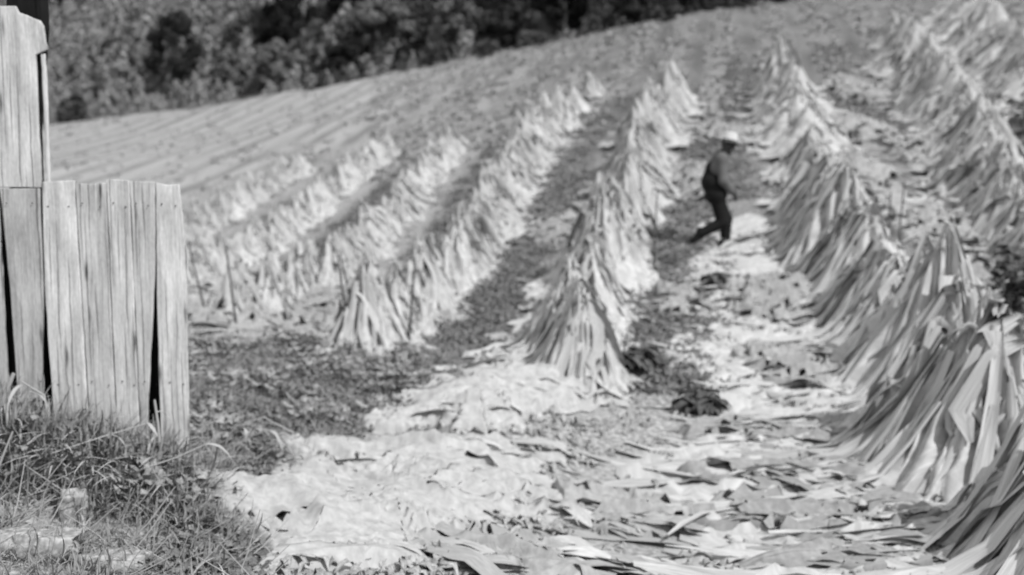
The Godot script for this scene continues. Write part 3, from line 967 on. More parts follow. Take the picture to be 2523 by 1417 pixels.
func build_fence() -> void:
	var origin := on_ground(-2.4, 6.7)
	var root := thing("board_fence", "weathered board fence with one tall broken board and dark backing", "fence", origin)
	var z := -6.7
	var tall := [Vector2(-3.076, 2.601), Vector2(-2.831, 2.601), Vector2(-2.814, 2.565), Vector2(-2.773, 2.552), Vector2(-2.733, 2.533), Vector2(-2.696, 2.520), Vector2(-2.677, 2.488), Vector2(-2.669, 2.397), Vector2(-2.655, 2.361), Vector2(-2.728, 2.329), Vector2(-2.732, 1.947), Vector2(-2.726, 1.570), Vector2(-3.131, 1.570)]
	var boards := [
		[Vector2(-3.154, 1.565), Vector2(-2.985, 1.565), Vector2(-2.982, 1.007), Vector2(-2.983, 0.282), Vector2(-2.979, 0.02), Vector2(-3.234, 0.02)],
		[Vector2(-2.971, 1.563), Vector2(-2.740, 1.566), Vector2(-2.743, 1.007), Vector2(-2.807, 0.02), Vector2(-2.916, 0.02), Vector2(-2.924, 0.294), Vector2(-2.940, 1.007)],
		[Vector2(-2.720, 1.605), Vector2(-2.534, 1.610), Vector2(-2.524, 1.007), Vector2(-2.507, 0.02), Vector2(-2.712, 0.02), Vector2(-2.733, 1.007)],
		[Vector2(-2.529, 1.596), Vector2(-2.44, 1.589), Vector2(-2.351, 1.598), Vector2(-2.351, 0.767), Vector2(-2.347, 0.02), Vector2(-2.499, 0.02), Vector2(-2.518, 0.887)],
		[Vector2(-2.346, 1.618), Vector2(-2.219, 1.611), Vector2(-2.213, 0.647), Vector2(-2.209, 0.02), Vector2(-2.342, 0.02), Vector2(-2.346, 0.767)],
		[Vector2(-2.215, 1.607), Vector2(-2.069, 1.603), Vector2(-2.083, 1.150), Vector2(-2.107, 0.863), Vector2(-2.157, 0.306), Vector2(-2.170, 0.02), Vector2(-2.206, 0.02), Vector2(-2.208, 0.647)],
		[Vector2(-2.062, 1.600), Vector2(-2.0, 1.584), Vector2(-1.930, 1.589), Vector2(-1.901, 1.197), Vector2(-1.916, 0.282), Vector2(-1.921, 0.02), Vector2(-2.088, 0.02), Vector2(-2.085, 0.331), Vector2(-2.078, 1.007)],
	]
	var tb := part("tall_board", slab(tall, z, 0.026, origin, 1).mesh(M.wood[0]), root)
	tb.set_meta("label", "tall board with a jagged broken top")
	var woods := [3, 3, 2, 1, 0, 1, 2]
	for k in boards.size():
		part("board", slab(boards[k], z + [0.0, 0.002, 0.012, 0.004, 0.009, 0.003, 0.008][k], 0.024, origin, 10 + k).mesh(M.wood[woods[k]]), root)
	var head := CylinderMesh.new()
	head.top_radius = 0.004; head.bottom_radius = 0.004; head.height = 0.004; head.radial_segments = 8
	head.material = M.tar
	for nx in [-2.69, -2.57, -2.49, -2.39, -2.31, -2.24, -2.18, -2.11, -2.03, -1.95, -2.93, -2.78]:
		for ny in [1.47, 0.42]:
			var nail := part("nail", head, root)
			nail.position = Vector3(nx + (0.0 if ny > 1.0 or nx < -2.75 else 0.012), ny + 0.012 * sin(nx * 40.0), z + 0.014) - origin
			nail.rotation.x = PI / 2
	part("edge_strip", slab([Vector2(-2.703, 2.331), Vector2(-2.679, 2.335), Vector2(-2.675, 2.178), Vector2(-2.682, 1.621), Vector2(-2.700, 1.007), Vector2(-2.716, 1.007), Vector2(-2.698, 1.878)], z - 0.01, 0.02, origin, 30).mesh(M.wood[2]), root)
	var post := part("post", slab([Vector2(-2.90, 2.75), Vector2(-2.700, 2.75), Vector2(-2.705, 2.5), Vector2(-2.775, 1.9), Vector2(-2.80, -0.1), Vector2(-2.99, -0.1)], z - 0.05, 0.12, origin, 31).mesh(M.tar), root)
	post.set_meta("label", "black post showing above the broken board")
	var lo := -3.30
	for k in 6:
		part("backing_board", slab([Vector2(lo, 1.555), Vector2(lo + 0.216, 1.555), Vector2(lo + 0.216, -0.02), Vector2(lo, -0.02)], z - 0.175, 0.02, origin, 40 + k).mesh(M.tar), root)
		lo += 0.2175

func stone(called: String, label: String, x: float, z: float, size: Vector3, seed_: int, turn: float) -> void:
	var n := FastNoiseLite.new(); n.seed = seed_; n.frequency = 0.9
	var s := Shape.new()
	var rings := 9
	var segs := 14
	for j in rings + 1:
		for i in segs:
			var a := TAU * i / segs
			var b := PI * j / rings - PI / 2
			var d := Vector3(cos(b) * cos(a), sin(b), cos(b) * sin(a))
			# facets: pull the ball towards a few flat faces
			var q := Vector3(signf(d.x) * pow(absf(d.x), 0.55), signf(d.y) * pow(absf(d.y), 0.6), signf(d.z) * pow(absf(d.z), 0.55))
			q *= 0.8 + 0.35 * n.get_noise_3dv(d * 1.6)
			s.point(Vector3(q.x * size.x, q.y * size.y, q.z * size.z) * 0.5)
	for j in rings:
		for i in segs:
			var i2 := (i + 1) % segs
			s.quad(j * segs + i, j * segs + i2, (j + 1) * segs + i2, (j + 1) * segs + i)
	var o := MeshInstance3D.new()
	o.mesh = s.mesh(M.stone)
	o.name = numbered(called)
	add_child(o)
	o.position = on_ground(x, z, size.y * 0.28)
	o.rotation.y = turn
	tag(o, label, "stone")

func stalk_thing(called: String, label: String, category: String, group: String, p: Vector3, pts: Array, r: float, m: Material, leaves := 0, seed_ := 1) -> void:
	var o := thing(called, label, category, p, group)
	var path := PackedVector3Array(pts)
	var rad := PackedFloat32Array()
	for k in path.size():
		rad.append(lerpf(r, r * 0.55, float(k) / (path.size() - 1)))
	var s := Shape.new()
	s.tube(path, rad, 6)
	part("stem", s.mesh(m), o)
	var rng := RandomNumberGenerator.new()
	rng.seed = seed_
	for k in leaves:
		var q: Vector3 = path[1].lerp(path[-1], rng.randf())
		var a := rng.randf() * TAU
		var made := drooping(q, Vector3(cos(a), 0.5, sin(a)), rng.randf_range(0.1, 0.25), 0.3, rng.randf_range(-0.5, 0.5), rng, -1.0)
		var l := Shape.new()
		l.leaf(made[0], made[1], 0.012, 0.3, 0.2, rng)
		part("leaf", l.mesh(m), o)

func small_things() -> void:
	stone("pale_stone", "squarish pale stone at the bottom left below the weeds", -2.27, 5.80, Vector3(0.19, 0.22, 0.15), 3, 0.3)
	stone("pale_stone", "broad flat pale stone at the bottom left corner", -2.3, 5.35, Vector3(0.55, 0.16, 0.34), 5, 0.1)
	stone("pale_stone", "low flat pale stone at the bottom edge, right of the corner stone", -1.90, 5.30, Vector3(0.42, 0.12, 0.26), 8, -0.2)
	# bent dry stems in front of the fence
	var g := "dry weed stems before the board fence"
	stalk_thing("dry_weed", "upright pale dry stem before the right end of the board fence", "weed", g, on_ground(-2.02, 6.45), [Vector3.ZERO, Vector3(0.005, 0.18, 0), Vector3(0.0, 0.36, 0.01), Vector3(-0.012, 0.5, 0.02)], 0.012, M.straw, 2, 1)
	stalk_thing("dry_weed", "bent pale dry stem before the middle of the board fence", "weed", g, on_ground(-2.42, 6.4), [Vector3.ZERO, Vector3(-0.005, 0.15, 0), Vector3(-0.01, 0.27, 0.01), Vector3(0.06, 0.36, 0.02)], 0.009, M.straw, 2, 2)
	stalk_thing("dry_weed", "thick pale forked stem at the left edge below the tall board", "weed", g, on_ground(-2.86, 6.35), [Vector3.ZERO, Vector3(-0.01, 0.16, 0), Vector3(0.01, 0.28, 0.01), Vector3(0.08, 0.43, 0.02)], 0.02, M.straw, 4, 3)
	stalk_thing("dry_weed", "thin pale stem leaning at the foot of the second fence gap", "weed", g, on_ground(-2.64, 6.4), [Vector3.ZERO, Vector3(0.01, 0.2, 0), Vector3(0.0, 0.34, 0.01), Vector3(-0.12, 0.42, 0.02)], 0.008, M.straw, 2, 4)
	stalk_thing("dry_weed", "long pale stem lying slanted over the weeds below the fence", "weed", g, on_ground(-2.75, 5.95), [Vector3(0, 0.03, 0), Vector3(0.25, 0.13, -0.1), Vector3(0.5, 0.2, -0.2), Vector3(0.74, 0.26, -0.3)], 0.005, M.straw, 2, 5)
	stalk_thing("dry_weed", "second slanted pale stem lying lower over the weeds", "weed", g, on_ground(-2.35, 6.0), [Vector3(0, 0.05, 0), Vector3(0.25, 0.1, -0.1), Vector3(0.5, 0.17, -0.2), Vector3(0.66, 0.23, -0.3)], 0.0045, M.straw, 1, 6)
	stalk_thing("dry_weed", "steep pale stem leaning left at the bottom left edge", "weed", g, on_ground(-2.72, 5.85), [Vector3.ZERO, Vector3(0.04, 0.12, 0), Vector3(0.09, 0.24, 0), Vector3(0.13, 0.33, 0)], 0.008, M.straw, 1, 7)
	stalk_thing("dry_weed", "arched grey stem over the weeds right of the fence", "weed", g, on_ground(-1.95, 7.5), [Vector3.ZERO, Vector3(0.1, 0.2, 0), Vector3(0.3, 0.27, 0), Vector3(0.5, 0.16, 0)], 0.007, M.straw, 3, 8)
	stalk_thing("dry_weed", "pale stem at the pointed left end of the bottom leaf spread", "weed", g, on_ground(-1.45, 7.6), [Vector3.ZERO, Vector3(-0.02, 0.12, 0), Vector3(-0.08, 0.22, 0), Vector3(-0.15, 0.3, 0)], 0.007, M.straw, 3, 9)
	# bare stakes that stand or lean among the rows
	g = "bare stakes leaning among the draped rows"
	var sticks := [[-3.80, 14.3, -0.22, "behind the right end of the fence"], [-3.25, 13.5, -0.10, "right of the fence, second from its end"], [-1.74, 12.3, -0.12, "before the second row left, left one of a pair"], [-1.66, 12.6, -0.22, "before the second row left, right one of a pair"], [2.0, 16.2, 0.03, "left of the man beside the weedy furrow"], [4.45, 15.4, 0.06, "right of the man, beside the row of drapes"], [4.95, 15.2, 0.02, "among the right drapes below the dark weeds"], [5.4, 16.1, 0.05, "among the right drapes, the farthest right"], [-1.2, 13.1, 0.1, "before the near drapes in the middle"]]
	for k in sticks.size():
		var q: Array = sticks[k]
		stalk_thing("garden_stake", "dark bare stake standing " + str(q[3]), "stick", g, on_ground(q[0], q[1], -0.05), [Vector3.ZERO, Vector3(q[2] * 0.5, 0.55, 0.02), Vector3(q[2], 1.1, 0.05)], 0.017, M.stick)
	# leafy weeds that stand out
	weed_bush("leafy dark weed bush at the right edge between the drape rows", 5.75, 12.9, 0.5, 1.0, 5)
	weed_bush("dark leafy weeds at the right edge between the upper drape rows", 10.7, 23.6, 1.3, 0.9, 6)
	weed_bush("dark leafy weed clump left of the upper right drapes", 9.4, 23.2, 1.0, 0.7, 7)
	weed_bush("dark weeds at the right end of the heap by the path", 1.75, 10.3, 0.3, 0.18, 8)
	weed_bush("small dark weed clump at the edge of the leaves before the man", 2.75, 15.0, 0.2, 0.2, 9)
	weed_bush("dark grey weeds at the weedy furrow's near end", 1.3, 11.6, 0.35, 0.25, 10)

func weed_bush(label: String, x: float, z: float, wide: float, high: float, seed_: int) -> void:
	var rng := RandomNumberGenerator.new()
	rng.seed = seed_
	var o := thing("weed_bush", label, "weed bush", on_ground(x, z))
	for k in 9:
		var a := rng.randf() * TAU
		var tip := Vector3(cos(a) * wide * rng.randf(), high * rng.randf_range(0.7, 1.0), sin(a) * wide * rng.randf())
		var s := Shape.new()
		s.tube(PackedVector3Array([Vector3(tip.x * 0.2, -0.03, tip.z * 0.2), tip * 0.5, tip]), PackedFloat32Array([0.008, 0.006, 0.003]), 5)
		var stem := part("stem", s.mesh(M.dark_weed), o)
		for q in 22:
			var b := rng.randf() * TAU
			var made := drooping(tip * rng.randf_range(0.25, 1.0), Vector3(cos(b), 0.4, sin(b)), rng.randf_range(0.12, 0.24), 0.2, rng.randf_range(-0.6, 0.6), rng, 0.0)
			var l := Shape.new()
			l.leaf(made[0], made[1], 0.045, 0.2, 0.2, rng, rng.randf_range(0.6, 1.0))
			part("leaf", l.mesh(M.bush), stem)

# ---------------------------------------------------------------- woods
func crown_shape(seed_: int, size: Vector3, count: int, leaf: float, conifer: bool) -> Shape:
	var rng := RandomNumberGenerator.new()
	rng.seed = seed_
	var s := Shape.new()
	var lumps := []
	for k in 26:
		var t := rng.randf()
		var reach := (1.0 - t * 0.85) if conifer else sqrt(maxf(0.05, 1.0 - pow(t * 2.0 - 0.9, 2.0)))
		var a := rng.randf() * TAU
		lumps.append([Vector3(cos(a) * reach * 0.75 * sqrt(rng.randf()), t, sin(a) * reach * 0.75 * sqrt(rng.randf())), rng.randf_range(0.16, 0.36)])
	for k in count:
		var l: Array = lumps[rng.randi() % lumps.size()]
		var d := Vector3(rng.randfn(), rng.randfn(), rng.randfn()).normalized()
		var q: Vector3 = l[0] + d * l[1] * pow(rng.randf(), 0.4) * Vector3(1, 0.6, 1)
		var p := Vector3(q.x * size.x * 0.5, q.y * size.y, q.z * size.z * 0.5)
		var face := (d * 1.3 + Vector3(q.x - l[0].x, 0.5, q.z) * 0.5 + Vector3(rng.randfn(), rng.randfn(), rng.randfn()) * 0.45).normalized()
		var a := face.cross(Vector3(rng.randfn(), rng.randfn(), rng.randfn())).normalized()
		var b := a.cross(face).normalized()
		var f := leaf * rng.randf_range(0.6, 1.3)
		s.card(p, a * f, b * f * 0.6, rng.randf_range(0.75, 1.0))
	return s

func tree(called: String, label: String, x: float, z: float, wide: float, high: float, mat: int, seed_: int, conifer := false, dense := 1.0) -> void:
	var o := thing(called, label, "tree", on_ground(x, z, -0.1), "trees on the wooded hillside")
	var rng := RandomNumberGenerator.new()
	rng.seed = seed_
	var t := Shape.new()
	var top := high * (0.92 if conifer else 0.7)
	t.tube(PackedVector3Array([Vector3.ZERO, Vector3(0.05, top * 0.4, 0.03), Vector3(-0.04, top * 0.7, 0), Vector3(0, top, 0)]), PackedFloat32Array([high * 0.025 + 0.04, high * 0.02 + 0.03, high * 0.012 + 0.02, 0.02]), 7)
	for k in 8:
		var a := rng.randf() * TAU
		var h := top * rng.randf_range(0.25, 0.85)
		var tip := Vector3(cos(a), 0.0, sin(a)) * wide * 0.38 * rng.randf_range(0.6, 1.0) + Vector3.UP * (h + high * 0.14)
		t.tube(PackedVector3Array([Vector3(0, h, 0), Vector3(tip.x * 0.5, h + high * 0.06, tip.z * 0.5), tip]), PackedFloat32Array([0.05, 0.035, 0.012]), 5)
	part("trunk", t.mesh(M.bark), o)
	var c := part("crown", crown_shape(seed_, Vector3(wide, high * 0.84, wide), int(2600 * dense), 0.19, conifer).mesh(M.tree[mat]), o)
	c.position.y = high * 0.14

func woods() -> void:
	var rng := RandomNumberGenerator.new()
	rng.seed = 909
	var trees := [
		["oak_tree", "dark open-crowned tree left of centre on the wooded hillside", -23.7, 82.1, 5.1, 5.3, 0, false, 1.0],
		["cedar_tree", "largest black tree, near the top of the wooded hillside", -15.9, 83.8, 6.4, 6.2, 1, false, 2.0],
		["cedar_tree", "smaller black tree at the top edge, right of the largest one", -11.7, 86.6, 4.6, 5.0, 1, false, 1.2],
		["oak_tree", "grey broad tree below the largest black tree", -15.4, 77.7, 4.4, 3.0, 2, false, 1.0],
		["oak_tree", "very small dark tree at the field edge below the grey broad tree", -12.9, 75.3, 1.9, 1.6, 0, false, 0.5],
		["cedar_tree", "squat black tree at the field edge below the black trees", -10.6, 74.3, 3.1, 2.6, 1, false, 1.0],
		["cedar_tree", "low black tree at the field edge right of the squat one", -6.7, 73.4, 2.1, 1.5, 1, false, 0.7],
		["oak_tree", "wide grey tree rising behind the two low black trees", -8.8, 77.2, 6.8, 3.9, 2, false, 1.4],
		["cedar_tree", "wide black tree at the field edge in the upper right woods", 3.0, 67.8, 4.8, 4.6, 1, false, 1.4],
		["oak_tree", "dark tree at the field edge, left of the wide black one", -0.5, 70.2, 3.2, 2.4, 0, false, 0.9],
		["oak_tree", "grey plume-shaped tree above the middle of the field edge", -3.4, 73.8, 3.1, 4.0, 2, false, 0.9],
		["oak_tree", "low dark tree at the far left end of the field edge", -29.7, 79.4, 2.8, 1.8, 0, false, 0.7],
		["oak_tree", "tiny dark tree beside the low one on the far left", -27.1, 78.8, 1.1, 1.3, 0, false, 0.4],
		["oak_tree", "dark tree at the top left just right of the tall fence board", -40.4, 103.8, 3.2, 3.0, 0, false, 0.7],
		["oak_tree", "dark tree close to the upper right end of the woods", 6.9, 63.4, 3.0, 2.6, 0, false, 0.9],
		["oak_tree", "low dark tree where the woods meet the top of the field", 9.1, 61.6, 2.6, 2.0, 0, false, 0.7],
		["oak_tree", "pale tree high on the hillside, left of the largest black tree", -25.1, 96.7, 2.8, 3.2, 3, false, 0.8],
		["oak_tree", "grey tree between the open-crowned tree and the black trees", -19.1, 78.2, 3.6, 3.0, 2, false, 0.9],
		["oak_tree", "rounded pale tree on the left of the hillside", -27.8, 83.1, 3.5, 2.4, 3, false, 0.9],
		["oak_tree", "mid-grey tree just left of the largest black tree", -19.2, 86.6, 3.4, 3.5, 2, false, 0.9],
		["cedar_tree", "black tree behind the upper right woods, at the top edge", 1.0, 74.6, 4.6, 5.0, 1, false, 1.2],
	]
	# brush all over the hillside, too dense to count
	var kinds := [[], [], [], []]
	for k in 3600:
		var x := rng.randf_range(-44, 24)
		var over := rng.randf_range(0.6, 46.0)
		var z := edge_at(x) + over
		if patch.get_noise_2d(x * 0.7, z * 0.7) < -0.42 and over > 4.0:
			continue
		var open := true
		for t in trees:
			if t[6] < 2 and absf(x - t[2]) < t[4] * 0.32 and z > t[3] - 2.2 and z < t[3] + 1.0:
				open = rng.randf() < 0.12
		if not open:
			continue
		var s := rng.randf_range(0.55, 1.25) * (0.8 + 0.5 * smoothstep(2.0, 20.0, over))
		var pale_side := clampf(0.62 - (x + 13.0) * 0.045, 0.08, 0.92)
		kinds[rng.randi() % 2 + (0 if rng.randf() < pale_side else 2)].append(Transform3D(Basis(Vector3.UP, rng.randf() * TAU).scaled(Vector3(s * 0.8, s * rng.randf_range(0.65, 1.3), s * 0.9)), on_ground(x, z, -0.2)))
	for k in 4:
		scatter("brush", crown_shape(70 + k, Vector3(2.0, 1.9, 2.0), 420, 0.14, false).mesh(M.brush[k]), kinds[k], ["pale grey leafy brush covering the hillside", "darker leafy brush covering the hillside", "rounded brush growing thick on the hillside", "dark scrub growing over the hillside, thickest at the upper right"][k], "brush")
	for t in trees:
		tree(t[0], t[1], t[2], t[3], t[4], t[5], t[6], hash(t[1]) % 10000, t[7], t[8])

# ---------------------------------------------------------------- the man
# Meshes the smooth union of tapered capsules [a, b, radius at a, radius at b] as surface nets.
func body(bones: Array, cell: float, blend: float) -> Shape:
	var lo := Vector3.INF
	var hi := -Vector3.INF
	for b in bones:
		var r: float = maxf(b[2], b[3]) + blend + cell * 2
		for p in [b[0], b[1]]:
			lo = lo.min(p - Vector3.ONE * r); hi = hi.max(p + Vector3.ONE * r)
	var nx := int((hi.x - lo.x) / cell) + 2
	var ny := int((hi.y - lo.y) / cell) + 2
	var nz := int((hi.z - lo.z) / cell) + 2
	var d := PackedFloat32Array()
	d.resize(nx * ny * nz)
	d.fill(1.0)
	for b in bones:
		var a: Vector3 = b[0]
		var ab: Vector3 = b[1] - a
		var l2 := maxf(ab.length_squared(), 1e-9)
		var r: float = maxf(b[2], b[3]) + blend + cell * 2
		var l: Vector3 = (a.min(b[1]) - Vector3.ONE * r - lo) / cell
		var h: Vector3 = (a.max(b[1]) + Vector3.ONE * r - lo) / cell
		for k in range(maxi(0, int(l.z)), mini(nz, int(h.z) + 1)):
			for j in range(maxi(0, int(l.y)), mini(ny, int(h.y) + 1)):
				for i in range(maxi(0, int(l.x)), mini(nx, int(h.x) + 1)):
					var p := lo + Vector3(i, j, k) * cell
					var t := clampf((p - a).dot(ab) / l2, 0, 1)
					var q: float = (p - a - ab * t).length() - lerpf(b[2], b[3], t)
					var at := (k * ny + j) * nx + i
					var o := d[at]
					var m := maxf(blend - absf(o - q), 0.0) / blend
					d[at] = minf(o, q) - m * m * blend * 0.25
	var s := Shape.new()
	var where := {}
	var corner := [0, 1, nx, nx + 1, nx * ny, nx * ny + 1, nx * ny + nx, nx * ny + nx + 1]
	for k in nz - 1:
		for j in ny - 1:
			for i in nx - 1:
				var at := (k * ny + j) * nx + i
				var inside := 0
				for c in corner:
					if d[at + c] < 0: inside += 1
				if inside == 0 or inside == 8:
					continue
				var sum := Vector3.ZERO
				var n := 0
				for e in [[0, 1], [2, 3], [4, 5], [6, 7], [0, 2], [1, 3], [4, 6], [5, 7], [0, 4], [1, 5], [2, 6], [3, 7]]:
					var a := d[at + corner[e[0]]]
					var b := d[at + corner[e[1]]]
					if (a < 0) != (b < 0):
						var pa := Vector3(e[0] & 1, (e[0] >> 1) & 1, e[0] >> 2)
						var pb := Vector3(e[1] & 1, (e[1] >> 1) & 1, e[1] >> 2)
						sum += pa.lerp(pb, a / (a - b))
						n += 1
				where[at] = s.point(lo + (Vector3(i, j, k) + sum / n) * cell)
	var step := [1, nx, nx * ny]
	for at in where:
		for ax in 3:
			var o1: int = step[(ax + 1) % 3]
			var o2: int = step[(ax + 2) % 3]
			var a := d[at]
			var b := d[at + step[ax]]
			if (a < 0) == (b < 0):
				continue
			if where.has(at - o1) and where.has(at - o2) and where.has(at - o1 - o2):
				if a < 0:
					s.quad(where[at], where[at - o2], where[at - o1 - o2], where[at - o1])
				else:
					s.quad(where[at], where[at - o1], where[at - o1 - o2], where[at - o2])
	return s

func lathe(profile: Array, segs: int, squash := 1.0) -> Shape:
	var s := Shape.new()
	for j in profile.size():
		for i in segs:
			var a := TAU * i / segs
			s.point(Vector3(cos(a) * profile[j].x, profile[j].y, sin(a) * profile[j].x * squash))
	for j in profile.size() - 1:
		for i in segs:
			var i2 := (i + 1) % segs
			s.quad(j * segs + i, j * segs + i2, (j + 1) * segs + i2, (j + 1) * segs + i)
	return s

func man() -> void:
	# faces +x; the road side is +z; feet at y = 0
	var root := thing("person", "man in a pale hat and dark overalls stepping through the furrow, head bent down", "person", on_ground(3.10, 16.75))
	var P := func(x: float, y: float, z: float) -> Vector3: return Vector3(x, y, z)
	var hip_n: Vector3 = P.call(-0.15, 0.80, 0.09)
	var hip_f: Vector3 = P.call(-0.15, 0.80, -0.09)
	var knee_f: Vector3 = P.call(0.03, 0.44, -0.09)
	var ank_f: Vector3 = P.call(0.02, 0.09, -0.08)
	var knee_n: Vector3 = P.call(-0.05, 0.40, 0.10)
	var ank_n: Vector3 = P.call(-0.38, 0.23, 0.09)
	var waist: Vector3 = P.call(-0.18, 0.94, 0)
	var chest: Vector3 = P.call(-0.11, 1.19, 0)
	var neck: Vector3 = P.call(-0.05, 1.38, 0)
	var head: Vector3 = P.call(0.01, 1.49, 0)
	var sh_n: Vector3 = P.call(-0.10, 1.31, 0.19)
	var sh_f: Vector3 = P.call(-0.09, 1.31, -0.19)
	var el_n: Vector3 = P.call(-0.08, 1.00, 0.25)
	var el_f: Vector3 = P.call(0.02, 1.01, -0.24)
	var wr_n: Vector3 = P.call(0.05, 0.84, 0.20)
	var wr_f: Vector3 = P.call(0.12, 0.86, -0.15)
	var bones := [
		[waist + Vector3(0, 0, 0.05), waist - Vector3(0, 0, 0.05), 0.115, 0.115], [hip_n, hip_f, 0.12, 0.12],
		[waist, chest, 0.12, 0.135], [chest + Vector3(0, 0, 0.07), chest - Vector3(0, 0, 0.07), 0.125, 0.125], [chest, neck, 0.12, 0.06], [sh_n, sh_f, 0.075, 0.075], [neck, head, 0.058, 0.06],
		[hip_n, knee_n, 0.095, 0.062], [hip_f, knee_f, 0.095, 0.062], [knee_n, ank_n, 0.06, 0.04], [knee_f, ank_f, 0.06, 0.04],
		[ank_n, P.call(-0.47, 0.13, 0.09), 0.04, 0.032], [ank_f, P.call(0.13, 0.04, -0.08), 0.04, 0.032],
		[sh_n, el_n, 0.055, 0.042], [sh_f, el_f, 0.055, 0.042], [el_n, wr_n, 0.042, 0.028], [el_f, wr_f, 0.042, 0.028],
	]
	var flesh := body(bones, 0.014, 0.05)
	# head: skull, jaw, nose, ears, brow
	var face := Vector3(0.9, -0.42, 0).normalized()       # looks down and ahead
	var up := Vector3(0.42, 0.9, 0).normalized()
	var hb := [[head + up * 0.03 - face * 0.015, head + up * 0.03 + face * 0.02, 0.088, 0.082], [head - up * 0.05 + face * 0.025, head - up * 0.075 + face * 0.055, 0.062, 0.04],
		[head + face * 0.098 + up * 0.012, head + face * 0.116 - up * 0.022, 0.009, 0.014], [head + face * 0.088 + up * 0.03 + Vector3(0, 0, 0.035), head + face * 0.088 + up * 0.03 - Vector3(0, 0, 0.035), 0.014, 0.014],
		[head + face * 0.088 - up * 0.048 + Vector3(0, 0, 0.018), head + face * 0.088 - up * 0.048 - Vector3(0, 0, 0.018), 0.009, 0.009],
		[head + Vector3(0, 0, 0.086) + up * 0.01, head + Vector3(0, 0, 0.09) - up * 0.028, 0.014, 0.009], [head + Vector3(0, 0, -0.086) + up * 0.01, head + Vector3(0, 0, -0.09) - up * 0.028, 0.014, 0.009]]
	flesh.join(body(hb, 0.006, 0.02))
	# hands: palm and five bent fingers each
	for side in [1.0, -1.0]:
		var w: Vector3 = wr_n if side > 0 else wr_f
		var e: Vector3 = el_n if side > 0 else el_f
		var fwd := (w - e).normalized()
		var across := Vector3(0.35, 0.1, 0.93 * side).normalized()
		across = (across - fwd * across.dot(fwd)).normalized()
		var inward := fwd.cross(across).normalized()
		if inward.y > 0: inward = -inward
		var palm := w + fwd * 0.05
		var hand := [[w, palm, 0.026, 0.022], [palm + across * 0.026, palm - across * 0.026, 0.019, 0.019], [palm + fwd * 0.03 + across * 0.028, palm + fwd * 0.03 - across * 0.028, 0.016, 0.015]]
		for f in 4:
			var root_p := palm + fwd * 0.036 + across * (0.031 - 0.0205 * f)
			var ln: float = [0.036, 0.042, 0.039, 0.03][f]
			var mid := root_p + (fwd * 0.9 + inward * 0.35).normalized() * ln
			var tip := mid + (fwd * 0.45 + inward * 0.9).normalized() * ln * 0.85
			hand.append([root_p, mid, 0.0095, 0.0088]); hand.append([mid, tip, 0.0088, 0.0075])
		var th := palm - fwd * 0.015 + across * 0.03
		var th2 := th + (across * 0.75 + fwd * 0.6 + inward * 0.3).normalized() * 0.035
		hand.append([th, th2, 0.013, 0.0105]); hand.append([th2, th2 + (fwd + inward * 0.5).normalized() * 0.03, 0.0105, 0.0085])
		flesh.join(body(hand, 0.005, 0.008))
	part("body", flesh.mesh(M.skin), root)
	for z in [0.033, -0.033]:
		var eye := SphereMesh.new()
		eye.radius = 0.011; eye.height = 0.022; eye.radial_segments = 10; eye.rings = 6
		eye.material = M.eye
		var eo := part("eye", eye, root)
		eo.position = head + face * 0.09 + up * 0.012 + Vector3(0, 0, z)
	# shirt: torso and sleeves to the wrist
	var fold := 0.016
	part("shirt", body([
		[waist + Vector3(0, -0.03, 0.06), waist - Vector3(0, 0.03, 0.06), 0.125 + fold, 0.125 + fold], [waist, chest, 0.13 + fold, 0.14 + fold], [chest + Vector3(0, 0, 0.075), chest - Vector3(0, 0, 0.075), 0.128 + fold, 0.128 + fold],
		[chest, neck - Vector3(0.01, 0.05, 0), 0.125 + fold, 0.075 + fold], [sh_n, sh_f, 0.078 + fold, 0.078 + fold],
		[sh_n, el_n, 0.062 + fold, 0.05 + fold], [sh_f, el_f, 0.062 + fold, 0.05 + fold], [el_n, wr_n.lerp(el_n, 0.12), 0.05 + fold, 0.034 + fold], [el_f, wr_f.lerp(el_f, 0.12), 0.05 + fold, 0.034 + fold],
	], 0.014, 0.04).mesh(M.shirt), root)
	# overalls: trousers, seat, and a strapped back panel painting the shade of his back
	part("overalls", body([
		[hip_n, hip_f, 0.15, 0.15], [waist + Vector3(-0.02, 0.03, 0.065), waist + Vector3(-0.02, 0.03, -0.065), 0.155, 0.155], [hip_n, waist, 0.14, 0.13],
		[hip_n, knee_n, 0.12, 0.088], [hip_f, knee_f, 0.12, 0.088], [knee_n, ank_n.lerp(knee_n, 0.06), 0.088, 0.072], [knee_f, ank_f.lerp(knee_f, 0.12), 0.088, 0.072],
		[waist + Vector3(-0.10, 0.08, 0.055), chest + Vector3(-0.11, 0.02, 0.06), 0.06, 0.055], [waist + Vector3(-0.10, 0.08, -0.055), chest + Vector3(-0.11, 0.02, -0.06), 0.06, 0.055],
		[chest + Vector3(-0.11, 0.02, 0.06), sh_n + Vector3(-0.04, 0.055, -0.07), 0.05, 0.03], [chest + Vector3(-0.11, 0.02, -0.06), sh_f + Vector3(-0.04, 0.055, 0.07), 0.05, 0.03],
		[waist + Vector3(-0.05, 0.0, 0.05), chest + Vector3(-0.11, 0.0, 0.05), 0.105, 0.06], [waist + Vector3(-0.05, 0.0, -0.05), chest + Vector3(-0.11, 0.0, -0.05), 0.105, 0.06],
	], 0.014, 0.03).mesh(M.overalls), root)
	for f in [[ank_n, P.call(-0.49, 0.12, 0.09)], [ank_f, P.call(0.15, 0.035, -0.08)]]:
		var a: Vector3 = f[0]
		var toe: Vector3 = f[1]
		var heel := a + (a - toe).normalized() * 0.05 - Vector3(0, 0.045, 0)
		part("boot", body([[a + Vector3(0, 0.05, 0), a, 0.052, 0.05], [heel, toe, 0.044, 0.04], [a, toe.lerp(a, 0.3), 0.05, 0.042]], 0.01, 0.03).mesh(M.boot), root)
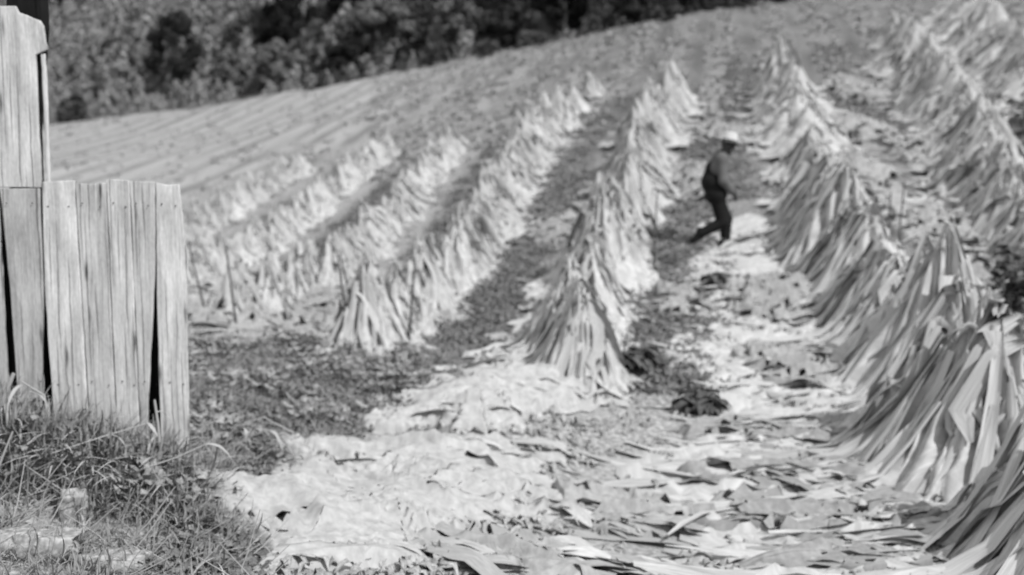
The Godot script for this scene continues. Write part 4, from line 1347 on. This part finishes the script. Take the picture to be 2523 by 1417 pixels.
	# straw hat, tipped forward with the head
	var crown := lathe([Vector2(0.0, 0.125), Vector2(0.05, 0.124), Vector2(0.075, 0.112), Vector2(0.088, 0.07), Vector2(0.098, 0.0), Vector2(0.12, -0.006), Vector2(0.19, -0.010), Vector2(0.215, -0.004), Vector2(0.215, -0.010), Vector2(0.19, -0.017), Vector2(0.118, -0.014), Vector2(0.094, -0.01), Vector2(0.082, 0.065), Vector2(0.0, 0.115)], 28, 0.9)
	var hat := part("hat", crown.mesh(M.hat), root)
	hat.position = head + up * 0.075
	hat.rotation.z = -0.24
	hat.scale = Vector3.ONE * 1.12
	part("hat_brim_shade", lathe([Vector2(0.09, -0.013), Vector2(0.12, -0.0165), Vector2(0.19, -0.0195), Vector2(0.216, -0.012), Vector2(0.217, -0.006)], 28, 0.9).mesh(M.band), hat)  # near-black underside: the shade below the brim put into colour
	var band := part("hat_band", lathe([Vector2(0.0975, 0.004), Vector2(0.1005, 0.004), Vector2(0.0975, 0.026), Vector2(0.0945, 0.026)], 28, 0.9).mesh(M.band), hat)
	band.position.y = 0.001

# ----------------------------------------------------------------
func _ready() -> void:
	var cam := Camera3D.new()
	cam.name = "camera"
	add_child(cam)
	cam.position = Vector3(0, EYE, 0)
	cam.rotation_degrees = Vector3(-6.5, 0, 0)
	cam.fov = 28.03
	cam.near = 0.1
	cam.far = 600.0
	cam.current = true
	var lens := CameraAttributesPhysical.new()      # a soft old lens, focused short of the fence
	lens.frustum_focal_length = 48.07
	lens.frustum_focus_distance = 4.2
	lens.frustum_near = 0.1
	lens.frustum_far = 600.0
	lens.exposure_aperture = 2.1
	cam.attributes = lens
	var env := Environment.new()
	env.background_mode = Environment.BG_SKY
	var sky := Sky.new()
	var sm := ProceduralSkyMaterial.new()
	sm.sky_top_color = Color(0.78, 0.78, 0.78)
	sm.sky_horizon_color = Color(0.93, 0.93, 0.93)
	sm.ground_horizon_color = Color(0.5, 0.5, 0.5)
	sm.ground_bottom_color = Color(0.3, 0.3, 0.3)
	sm.sky_curve = 0.15
	sm.energy_multiplier = 1.5
	sky.sky_material = sm
	env.sky = sky
	env.tonemap_mode = Environment.TONE_MAPPER_LINEAR
	env.tonemap_exposure = 1.0
	env.sdfgi_enabled = true
	env.ssao_enabled = true
	env.ssil_enabled = true
	var we := WorldEnvironment.new()
	we.name = "world"
	we.environment = env
	add_child(we)
	var sun := DirectionalLight3D.new()
	sun.name = "sun"
	add_child(sun)
	sun.light_energy = 1.5
	sun.light_color = Color(1, 1, 1)
	sun.light_angular_distance = 0.5
	sun.shadow_enabled = true
	sun.rotation_degrees = Vector3(-46, 45, 0)
	wobble.seed = 3; wobble.frequency = 0.35; wobble.fractal_octaves = 3
	patch.seed = 8; patch.frequency = 0.22; patch.fractal_octaves = 3
	make_materials()
	build_ground()
	woods()
	build_fence()
	drape_rows()
	lay_sheets()
	man()
	small_things()
	cover()
